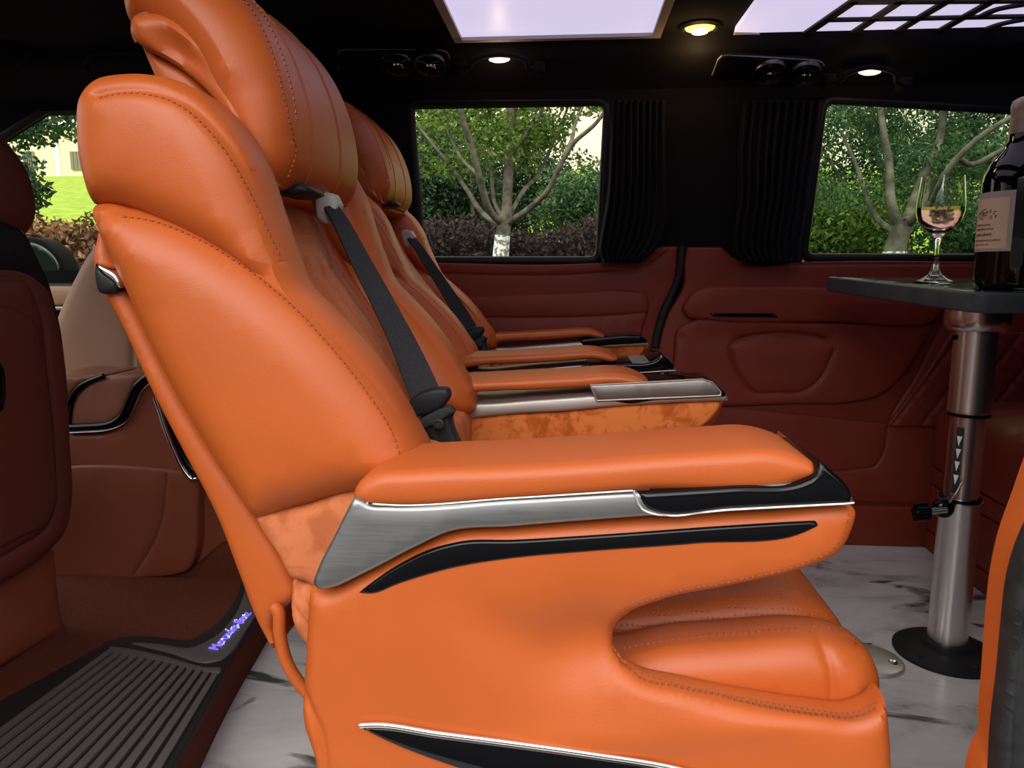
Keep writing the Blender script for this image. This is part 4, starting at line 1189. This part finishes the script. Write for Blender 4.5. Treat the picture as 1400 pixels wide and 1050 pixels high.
ol2 = [(n2[0]+0.012, n2[1]+0.045, 'c'), (n2[0]+0.020, n2[1]+0.022), (n2[0]+0.05, n2[1]+0.013, 'c'), (r2[0]-.012, r2[1]+.013, 'c'), (r2[0]+0.005, a2[1]-.013, 'c'), (a2[0]+0.035, a2[1]-.013, 'c'), (a2[0]+0.018, a2[1]-0.018), (a2[0]+0.015, a2[1]-0.04, 'c')]
M['table_top'] = simple('glossy_table_top', (0.03, 0.032, 0.034), 0.12, coat=0.3)
Panel('top_surface', ol2, Frame(TN + tN*0.0006, tU, tN.cross(tU)), 0.004, 0.0006, M['table_top'], tt.o, False, step=0.008, grid=0.05, uv=True)
zt_ = TN.z - 0.035
lathe('collar', [(0.030, -0.016), (0.044, -0.015), (0.050, -0.008), (0.052, 0.004), (0.052, 0.022)], Vector((post.x, post.y, zt_ - 0.018)), M['steel'], tbl)
def zpx(y): return 0.72 - (y-370)/1011*post.y*1.0
def Zat(px, py): return PY(px, py, post.y).z
zz = [Zat(1331, 452), Zat(1322, 567), Zat(1310, 685), 0.0]
up = lathe('post_upper_tube', [(0.0345, zz[1]+0.004), (0.0350, zz[1]+0.006), (0.0345, zz[1]+0.01), (0.0345, zt_-0.03)], Vector((post.x, post.y, 0)), M['steel'], tbl)
lathe('post_middle_tube', [(0.0285, zz[2]-0.01), (0.0285, zz[1]+0.02)], Vector((post.x, post.y, 0)), M['steel'], tbl)
lathe('post_lower_tube', [(0.034, 0.012), (0.034, zz[2]-0.004), (0.0355, zz[2]-0.002), (0.0355, zz[2]+0.003), (0.030, zz[2]+0.004)], Vector((post.x, post.y, 0)), M['steel'], tbl)
for z_, r_ in ((zz[1]+0.002, 0.0352), (zz[2]+0.006, 0.0345)):
    lathe('post_ring', [(r_-0.008, -0.004), (r_, -0.003), (r_, 0.003), (r_-0.008, 0.004)], Vector((post.x, post.y, z_)), M['gloss'], tbl)
for px_, py_ in ((1307, 461), (1345, 548)):
    p_ = PY(px_, py_, post.y - 0.03)
    lathe('screw', [(0.0055, 0), (0.005, 0.003), (0.002, 0.004), (0, 0.004)], p_ + Vector((0, 0.004, 0)), M['gloss'] if py_ < 500 else M['chrome'], tbl, (0, -1, 0), 12)
lathe('floor_flange', [(0.092, 0.0), (0.092, 0.006), (0.086, 0.010), (0.060, 0.016), (0.046, 0.020), (0.044, 0.028), (0.038, 0.030), (0.034, 0.030)], post, M['plastic'], tbl, seg=48)
for w in (-2.6, -1.4, -0.5, 0.6):
    lathe('flange_screw', [(0.005, 0), (0.0045, 0.002), (0, 0.0025)], post + Vector((0.074*math.cos(w), 0.074*math.sin(w), 0.013)), M['dark_grey'], tbl, seg=10)
# height marks: a dark stripe with white arrows on the middle tube
cx = Vector((post.x, post.y, 0))
wa = math.atan2(PY(1306, 620, post.y-0.02).y - post.y, PY(1303, 620, post.y-0.0).x - post.x)
def cyl_patch(r, w0, w1, z0, z1, n=5):
    V = [cx + Vector((r*math.cos(w0+(w1-w0)*i/n), r*math.sin(w0+(w1-w0)*i/n), z)) for z in (z0, z1) for i in range(n+1)]
    Vb = [cx + Vector((r*.985*math.cos(w0+(w1-w0)*i/n), r*.985*math.sin(w0+(w1-w0)*i/n), z)) for z in (z0, z1) for i in range(n+1)]
    f = [(i, i+1, n+2+i, n+1+i) for i in range(n)]
    return V, f
wl = math.radians(-138)
obj('mark_stripe', *cyl_patch(0.0289, wl-0.22, wl+0.22, zz[2]+0.02, zz[1]-0.02), M['dark_grey'], tbl)
ge = []
for y_ in (600, 617, 634, 652):
    z_ = Zat(1306, y_)
    V = [cx + Vector((0.0293*math.cos(w), 0.0293*math.sin(w), z)) for w, z in ((wl-0.15, z_+0.009), (wl+0.15, z_+0.009), (wl-0.02, z_-0.009))]
    V += [cx + (v-cx)*1.0 + Vector((0.0004*math.cos(wl), 0.0004*math.sin(wl), 0)) for v in V]
    ge.append((V, [(0, 1, 2), (3, 5, 4), (0, 3, 4, 1), (1, 4, 5, 2), (2, 5, 3, 0)]))
obj('height_arrows', *join(*ge), M['white'], tbl, False)
# clamp ball and star knob
kc = PY(1294, 697, post.y - 0.036)
lathe('clamp', [(0.006, -0.012), (0.016, -0.009), (0.019, 0.0), (0.016, 0.009), (0.006, 0.013), (0, 0.013)], kc + Vector((0, 0.012, 0)), M['gloss'], tbl, (0, -1, 0), 20)
kd = (PY(1255, 701, post.y - 0.036) - kc).normalized()
kn = tube('clamp_screw', [kc, kc + kd*0.034], 0.006, M['steel'], tbl, 10)
ge = []
for i in range(5):
    w = 2*math.pi*i/5; s_ = Vector((0, math.cos(w), math.sin(w)))*0.011
    ge.append(tube_geo([kc + kd*0.032 + s_, kc + kd*0.054 + s_], 0.0065, 8))
ge.append(tube_geo([kc + kd*0.030, kc + kd*0.056], 0.012, 10))
obj('star_knob', *join(*ge), M['gloss'], kn)
tube('clamp_lever', sm3([kc + Vector((0.004, 0, 0.014)), kc + Vector((0.012, -.004, 0.032)), kc + Vector((0.022, .0, 0.05))], 4), 0.0022, M['steel'], tbl, 6)

fl = PZ(1188, 905, 0)
ff = thing('floor_plate', 'round metal floor plate beside the front of the near seat', 'floor plate', fl)
lathe('disc', [(0.060, 0), (0.060, 0.004), (0.056, 0.008), (0.030, 0.011), (0, 0.012)], fl, M['satin_steel'], ff, seg=40)
lathe('screw', [(0.009, 0), (0.008, 0.003), (0.004, 0.002), (0, 0.001)], fl + Vector((0.036, -0.016, 0.008)), M['chrome'], ff, seg=12)

# ---- wine glass
gb = on_table(1277, 387) + tN*0.0008
k_ = depth(gb)/1011*0.965
def gp(l): return [(r*k_, h*k_) for r, h in l]
wg = thing('wine_glass', 'stemmed wine glass a quarter full of rose wine on the table', 'wine glass', gb)
outer = gp([(0, 0), (22, 0), (25, 1.2), (25, 2.2), (16, 6), (8, 12), (4.6, 20), (3.6, 34), (3.8, 52), (5.5, 62), (10, 69), (20, 76), (27.5, 86), (30.5, 98), (30.5, 110), (28.5, 128), (26.5, 146)])
inner = gp([(25.7, 146), (27.6, 128), (29.6, 110), (29.6, 98), (26.6, 87), (19.4, 77.5), (9, 71), (0, 69.5)])
lathe('bowl_and_stem', outer + inner, gb, M['glass'], wg, (0, 0, 1), 48)
wl_ = gp([(0, 69.9), (9, 71.4), (19.2, 77.9), (26.3, 87.2), (29.2, 98), (29.25, 103.5), (0, 103.5)])
lathe('wine', wl_, gb, M['wine'], wg, (0, 0, 1), 48)

# ---- wine bottle
bb = on_table(1420, 399) + tN*0.0008
bb = Vector((bb.x, bb.y + 0.06, 0)); 
q = (bb - TN); bb.z = TN.z - (tN.x*(bb.x-TN.x) + tN.y*(bb.y-TN.y))/tN.z + 0.003
kb_ = depth(bb)/1011*0.93
wb = thing('wine_bottle', 'dark wine bottle with cream label and pale gold foil neck', 'wine bottle', bb)
def bp_(l): return [(r*kb_, h*kb_) for r, h in l]
lathe('bottle_body', bp_([(0, 3), (44, 2), (52, 0), (57, 3), (58, 8), (58, 150), (57, 160), (52, 174), (44, 186), (36, 197), (31, 208), (30, 222)]), bb, M['bottle'], wb, (0, 0, 1), 64)
lathe('foil_capsule', bp_([(30.3, 206), (30.6, 207), (29.5, 250), (30.5, 251), (30.5, 258), (29, 264), (24, 267), (0, 267)]), bb, M['foil'], wb, (0, 0, 1), 48)
vd = math.atan2(CAM.y - bb.y, CAM.x - bb.x)
def wrap(r, w0, w1, z0, z1, n=14):
    V = []
    for z in (z0, z1):
        for i in range(n+1):
            w = vd + w0 + (w1-w0)*i/n
            V.append(bb + Vector((r*math.cos(w), r*math.sin(w), z)))
    return V, [(i, i+1, n+2+i, n+1+i) for i in range(n)]
rl = 58*kb_
# seen from the camera, angles run from the right (plus) to the left (minus)
def side(w): return -w
lab = obj('label', *wrap(rl+0.0006, side(1.75), side(0.22), 52*kb_, 136*kb_, 24), M['label_edge'], wb)
obj('label_paper', *wrap(rl+0.0011, side(1.70), side(0.33), 56*kb_, 127*kb_, 24), M['label'], lab)
ge = []
rg = random.Random(5)
for li, (h, s_, f_) in enumerate(((90, 2.2, .5), (84, 2.6, .62), (76, 3.4, .55), (68, 2.4, .8), (62, 1.8, .5))):
    w = 1.3
    while w > 1.3 - f_*1.05:
        l = rg.uniform(0.018, 0.045)
        ge.append(wrap(rl+0.0015, side(w), side(w-l), (h-s_/2)*kb_, (h+s_*rg.uniform(.2, .6))*kb_, 2)); w -= l + 0.014
obj('label_print', *join(*ge), M['ink'], lab, False)
ge = []
for i in range(46):                                           # small engraving of trees and a house
    w = rg.uniform(.62, 1.3); h = rg.uniform(97, 113 - 14*abs(w-.95))
    ge.append(wrap(rl+0.0015, side(w), side(w - rg.uniform(.02, .06)), h*kb_, (h+rg.uniform(.8, 2.6))*kb_, 2))
obj('label_picture', *join(*ge), M['ink'], lab, False)

# =================================================================== REAR BENCH
XB = 0.93
bn = thing('rear_bench', 'red brown leather rear bench with padded seat behind the table post', 'bench', (1.3, 1.4, 0))
fb = FXn(XB)
box('base', (XB + 0.012, 0.95, 0.0), (1.70, 1.93, 0.225), M['brown'], bn, 0.01)
def yb(px): 
    return PX(px, 600, XB).y
for z0, z1, nm in ((0.004, 0.052, 'plinth'), (0.055, 0.174, 'front_panel'), (0.178, 0.222, 'front_rail')):
    Panel(nm, [(-1.928, z0, 'c'), (-0.96, z0, 'c'), (-0.96, z1, 'c'), (-1.928, z1, 'c')], fb, 0.02, 0.005, M['wall'], bn, True, step=0.02, grid=0.04, uv=True)
cu_ = []
prof = [(XB-0.004, 0.228), (XB-0.012, 0.25), (XB-0.012, 0.33), (XB-0.004, 0.365), (XB+0.02, 0.385), (XB+0.08, 0.396), (XB+0.3, 0.40), (1.62, 0.39), (1.68, 0.37), (1.69, 0.30), (1.69, 0.228)]
ny = 64
rows = []
for j in range(ny+1):
    y = 0.97 + (1.93-0.97)*j/ny
    e = min(1, min(j, ny-j)/3)
    row = []
    for x, z in prof:
        g = 0.006*math.exp(-(((y*6.5) % 1 - 0.5)/0.08)**2) if z > 0.35 else 0
        c_ = Vector((1.3, y, 0.31)); p = Vector((x, y, z-g))
        row.append(c_ + (p-c_)*(0.93+0.07*math.sqrt(1-(1-e)**2)))
    rows.append(row)
V, Fs = grid_geo([r + [r[0]] for r in rows], True)
n_ = len(prof)+1
Fs.append(tuple(range(n_-1))); Fs.append(tuple(range(ny*n_, ny*n_+n_-1))[::-1])
obj('seat_cushion', V, Fs, M['wall'], bn)

# =================================================================== OUTSIDE
ground = Panel('ground', [(-40, -30, 'c'), (40, -30, 'c'), (40, 5.0, 'c'), (-40, 5.0, 'c')], FZ(-0.5), 0.2, 0.0, noisy('pavement', (0.045, 0.044, 0.043), (0.075, 0.073, 0.070), 8, 0.9), None, uv=True, step=5, grid=6)
struct(ground.o)
prof = [(5.0, -0.5), (6.0, 0.3), (8.5, 1.0), (11.0, 1.62), (16, 2.55), (22.0, 3.55), (26, 3.75), (60, 4.0)]
V = [Vector((x, y, z)) for x in (-40, 30) for y, z in prof] + [Vector((x, y, -0.9)) for x in (-40, 30) for y, z in prof]
k = len(prof)
Fs = [(i, i+k, i+1+k, i+1) for i in range(k-1)] + [(2*k+i, 2*k+i+1, 3*k+i+1, 3*k+i) for i in range(k-1)]
Fs += [(0, 2*k, 3*k, k), (k-1, 2*k-1, 4*k-1, 3*k-1)]
Fs += [(i, i+1, 2*k+i+1, 2*k+i) for i in range(k-1)] + [(k+i, 3*k+i, 3*k+i+1, k+i+1) for i in range(k-1)]
lawn = struct(obj('lawn', V, Fs, M['lawn'], smooth=False))

def leaves_geo(cent, size, asp=0.45, up=0.4):
    n = len(cent)
    d = RNG.normal(size=(n, 3)); d /= np.linalg.norm(d, axis=1)[:, None]
    e = RNG.normal(size=(n, 3)); e[:, 2] += up
    e = np.cross(d, e); e /= np.linalg.norm(e, axis=1)[:, None] + 1e-9
    nn = np.cross(d, e)
    L = size*RNG.uniform(0.7, 1.3, n)[:, None]
    a = cent - d*L/2; b = cent + d*L/2
    m1 = cent + e*L*asp/2 + nn*L*0.08; m2 = cent - e*L*asp/2 + nn*L*0.08
    V = np.empty((n*4, 3)); V[0::4] = a; V[1::4] = m1; V[2::4] = b; V[3::4] = m2
    return V, [(4*i, 4*i+1, 4*i+2, 4*i+3) for i in range(n)]

def blobs(cs, n):
    """points in a set of ellipsoids (x, y, z, rx, ry, rz), fuller towards the outside"""
    vol = np.array([c[3]*c[4]*c[5] for c in cs])**0.8; vol /= vol.sum()
    out = []
    for c, v in zip(cs, vol):
        m = max(4, int(n*v))
        d = RNG.normal(size=(m, 3)); d /= np.linalg.norm(d, axis=1)[:, None]
        r = RNG.uniform(0, 1, m)**0.45
        out.append(np.array(c[:3]) + d*r[:, None]*np.array(c[3:6]))
    return np.concatenate(out)

def foliage(name, cs, n, size, mat, parent=None, asp=0.45):
    V, Fs = leaves_geo(blobs(cs, n), size, asp)
    return obj(name, V, Fs, mat, parent, False)

def clumps(x0, x1, y0, y1, z0, z1, n, r, rz=None):
    return [(RNG.uniform(x0, x1), RNG.uniform(y0, y1), RNG.uniform(z0, z1), r*RNG.uniform(.7, 1.3), r*RNG.uniform(.7, 1.3), (rz or r)*RNG.uniform(.7, 1.3)) for _ in range(n)]

def limb(pts, r0, r1, k=6, seg=8):
    P = sm3(pts, k); n = len(P)
    return tube_geo(P, [r0 + (r1-r0)*i/(n-1) for i in range(n)], seg)

# ---- the whitewashed tree outside the front side window
YT = 3.6
def T_(x, y, dy=0): return PY(x, y, YT + dy)
tb_ = T_(684, 355); tbase = Vector((tb_.x, YT, -0.5))
tr1 = thing('tree', 'young tree with whitewashed trunk base outside the front side window', 'tree', tbase, 'trees outside')
g = [tube_geo([tbase, T_(684, 355), T_(688, 318), T_(692, 290)], [0.042, 0.037, 0.034, 0.030], 12)]
limbs = [([(692, 300, 0), (694, 260, 0), (696, 210, .05), (698, 165, .05), (700, 90, .1), (705, 0, .1)], .027, .013),
         ([(686, 306, 0), (668, 285, -.1), (655, 240, -.2), (645, 200, -.25), (632, 160, -.3), (620, 90, -.35), (610, 10, -.4)], .018, .009),
         ([(688, 310, 0), (660, 292, .05), (640, 262, .1), (615, 225, .15), (598, 205, .2), (570, 170, .3)], .015, .006),
         ([(692, 306, 0), (720, 288, -.1), (748, 262, -.2), (765, 228, -.25), (785, 195, -.3), (815, 168, -.35), (850, 120, -.4)], .016, .007),
         ([(694, 300, 0), (715, 262, .1), (735, 240, .2), (752, 205, .25), (775, 150, .3), (790, 90, .3)], .012, .006),
         ([(770, 215, -.26), (782, 190, -.2), (788, 165, -.1), (805, 130, 0)], .011, .005),
         ([(688, 300, 0), (676, 275, .1), (672, 240, .2), (668, 200, .3), (660, 150, .4)], .012, .005),
         ([(655, 240, -.2), (630, 215, -.1), (606, 165, 0), (590, 130, .1)], .009, .004), ([(696, 215, .05), (715, 190, 0), (740, 150, 0), (745, 110, 0)], .010, .005)]
for pts, r0, r1 in limbs:
    g.append(limb([T_(*p) for p in pts], r0, r1))
obj('trunk', *join(*g), M['bark'], tr1)
obj('whitewash_band', *tube_geo([tbase + Vector((0, 0, 0.0)), T_(684, 355), T_(687, 322)], [0.045, 0.040, 0.037], 14), M['whitewash'], tr1)
cs = []
for _ in range(70):
    x, y = RNG.uniform(560, 850), RNG.uniform(60, 235)
    if x > 760 and y > 150 and RNG.uniform() < 0.75: continue
    p = T_(x, y, RNG.uniform(-.15, .6)); r = RNG.uniform(.05, .13)
    cs.append((p.x, p.y, p.z, r*1.2, r, r*0.8))
foliage('foliage', cs, 11000, 0.030, M['leaf_light'], tr1)

# ---- second tree outside the rear side window
YT = 3.1
tb_ = T_(1222, 352); tbase = Vector((tb_.x, YT, -0.5))
tr2 = thing('tree', 'forked tree with whitewashed base outside the rear side window', 'tree', tbase, 'trees outside')
g = [tube_geo([tbase, T_(1222, 352), T_(1226, 330), T_(1236, 305)], [0.06, 0.046, 0.038, 0.038], 12)]
for pts, r0, r1 in [([(1232, 318, 0), (1218, 275, 0), (1216, 230, .05), (1208, 180, .05), (1200, 120, .1)], .022, .010),
                    ([(1236, 312, 0), (1262, 285, -.1), (1285, 250, -.2), (1310, 215, -.25), (1350, 180, -.3), (1400, 150, -.3)], .018, .008),
                    ([(1228, 320, 0), (1200, 300, .1), (1185, 270, .1), (1172, 230, .15), (1150, 180, .2)], .014, .006),
                    ([(1240, 305, 0), (1252, 270, .1), (1268, 230, .1), (1285, 190, .2), (1290, 130, .2)], .024, .012),
                    ([(1310, 215, -.25), (1330, 225, -.2), (1370, 205, -.2), (1440, 170, -.2)], .012, .006)]:
    g.append(limb([T_(*p) for p in pts], r0, r1))
obj('trunk', *join(*g), M['bark'], tr2)
obj('whitewash_band', *tube_geo([tbase, T_(1222, 355), T_(1223, 344)], [0.063, 0.049, 0.045], 14), M['whitewash'], tr2)
cs = []
for _ in range(90):
    x, y = RNG.uniform(1085, 1460), RNG.uniform(60, 275)
    p = T_(x, y, RNG.uniform(-.08, .7)); r = RNG.uniform(.06, .13)
    cs.append((p.x, p.y, p.z, r*1.3, r, r*0.8))
foliage('foliage', cs, 20000, 0.028, M['leaf_mid'], tr2, 0.30)

# ---- shrubs behind the trees
def shrub(label, px0, px1, py0, py1, Y, n, nl, size, mat, r, side=None):
    cs = []
    for _ in range(n):
        x, y = RNG.uniform(px0, px1), RNG.uniform(py0, py1)
        p = PY(x, y, Y + RNG.uniform(-.18, .18)); q = r*RNG.uniform(.7, 1.3)
        cs.append((p.x, p.y, p.z, q*1.2, q, q*.9))
    zb = -0.5 if Y < 5 else float(np.interp(Y, [5, 6, 8.5, 11], [-.5, .3, 1.0, 1.62]))
    c_ = PY((px0+px1)/2, (py0+py1)/2, Y)
    t = thing('shrub', label, 'shrub', (c_.x, Y, zb), 'shrubs outside')
    foliage('foliage', cs, nl, size, mat, t)
    g = []
    for i in range(4):
        cc0 = cs[i]
        x0_ = c_.x + .08*i if side is None else side
        g.append(limb([Vector((x0_, Y, zb)), Vector(((x0_*(1.3 if side is None else 3)+cc0[0])/(2.3 if side is None else 4), Y, (zb+cc0[2])/2)), Vector(cc0[:3])], .03, .01))
    obj('stem', *join(*g), M['bark'], t)
    return t
shrub('dense dark green shrub behind the left branches of the whitewashed tree', 562, 650, 205, 330, 5.3, 26, 13000, .038, M['leaf_dark'], .22)
shrub('dark green shrub directly behind the fork of the whitewashed tree', 650, 750, 215, 325, 6.1, 24, 11000, .042, M['leaf_dark'], .26)
shrub('rounded green shrub at right behind the whitewashed tree', 755, 838, 240, 318, 5.3, 18, 9500, .036, M['leaf_mid'], .20)
shrub('pale leafy bush reaching over the top of the front side window', 560, 725, 120, 215, 7.2, 26, 5000, .06, M['leaf_light'], .30)
shrub('bright green bush low behind the forked tree', 1080, 1230, 265, 350, 4.5, 26, 13000, .036, M['leaf_light'], .18)
shrub('dark bush behind the upper branches of the forked tree', 1080, 1420, 130, 275, 6.6, 30, 10000, .048, M['leaf_dark'], .28)
shrub('green bush beneath the right branch of the forked tree', 1290, 1460, 280, 352, 4.5, 26, 11000, .036, M['leaf_mid'], .18)
shrub('leafy dark branch over the front door window', 0, 112, 118, 190, 6.6, 22, 1500, .075, M['leaf_dark'], .2, -6.6)
shrub('dark green bush at the left edge of the front door window', -40, 46, 228, 290, 5.3, 14, 2200, .055, M['leaf_dark'], .16)

# ---- clipped hedge
def hedge(label, x0, x1, y0, y1, z1, n, mat, size):
    P = np.stack([RNG.uniform(x0, x1, n), RNG.uniform(y0, y1, n), -0.45 + (z1+0.45)*RNG.uniform(0, 1, n)**0.5], 1)
    P[:, 2] += 0.04*np.sin(P[:, 0]*7) + RNG.normal(0, .02, n)
    V, Fs = leaves_geo(P, size, .5)
    t = thing('hedge', label, 'hedge', ((x0+x1)/2, (y0+y1)/2, -0.5), 'clipped hedges')
    obj('foliage', V, Fs, mat, t, False)
    obj('stem', *box_geo((x0+.05, (y0+y1)/2, -.5), (x1-.05, y1-.05, z1-.08)), M['leaf_hedge'], t, False)
    return t
za = PY(600, 312, 4.2).z
hedge('dark purple brown hedge below the whitewashed tree', PY(500, 330, 4.2).x, PY(900, 330, 4.2).x, 3.95, 4.4, za, 26000, M['leaf_hedge'], .036)
zb_ = PY(80, 300, 4.2).z
hedge('dry brown hedge below the lawn in the front door window', PY(-60, 330, 4.2).x, PY(300, 330, 4.2).x, 3.95, 4.4, zb_, 18000, M['leaf_dry'], .045)

# ---- pale building on the rise
YB = 23.0
b0, b1 = PY(-200, 236, YB), PY(330, 184, YB)
bd = thing('building', 'pale cream building with barred windows beyond the lawn', 'building', ((b0.x+b1.x)/2, YB+2, b0.z - 0.4))
box('wall', (b0.x, YB, b0.z - 0.5), (b1.x, YB + 4, b1.z + 0.3), M['cream'], bd)
box('roof', (b0.x - .1, YB - 0.15, b1.z + 0.3), (b1.x + .1, YB + 4.1, b1.z + 0.42), M['bwhite'], bd)
for xa, xb in ((34, 46), (98, 120), (160, 185)):
    p, q_ = PY(xa, 232, YB - .03), PY(xb, 207, YB - .03)
    wv = obj('window', *box_geo((p.x, YB - .03, p.z), (q_.x, YB + .05, q_.z)), M['bwhite'], bd, False)
    ge = []
    for i in range(5):
        x = p.x + (q_.x-p.x)*(i+.5)/5
        ge.append(box_geo((x-.05, YB-.07, p.z), (x+.05, YB-.031, q_.z)))
    obj('window_bars', *join(*ge), M['bgrey'], wv, False)
p = PY(76, 184, YB)
box('corner_strip', (p.x - .08, YB - .04, b0.z - .4), (p.x + .08, YB + .02, b1.z + .3), M['bwhite'], bd)

# ---- door mirror outside the front door window
mc = PY(58, 362, 2.22)
mr = thing('door_mirror', 'black door mirror outside the front door window', 'door mirror', PY(58, 392, 2.22))
Panel('shell', [(22, 334), (30, 326), (58, 328), (78, 344), (89, 366), (91, 392), (84, 408), (30, 408), (22, 390)], FY(2.20), 0.10, 0.02, M['headliner'], mr, True, step=0.008, grid=0.02)
mm = simple('mirror_glass', (0.10, 0.13, 0.11), 0.03, 1.0)
Panel('mirror_face', [(30, 338), (38, 332), (56, 336), (72, 350), (80, 368), (77, 386), (70, 398), (32, 398)], FY(2.194), 0.012, 0.003, mm, mr, True, step=0.008, grid=0.02)
tube('arm', [PY(50, 404, 2.22), PY(50, 420, 2.12), PY(52, 425, 2.05)], 0.02, M['plastic'], mr, 10)
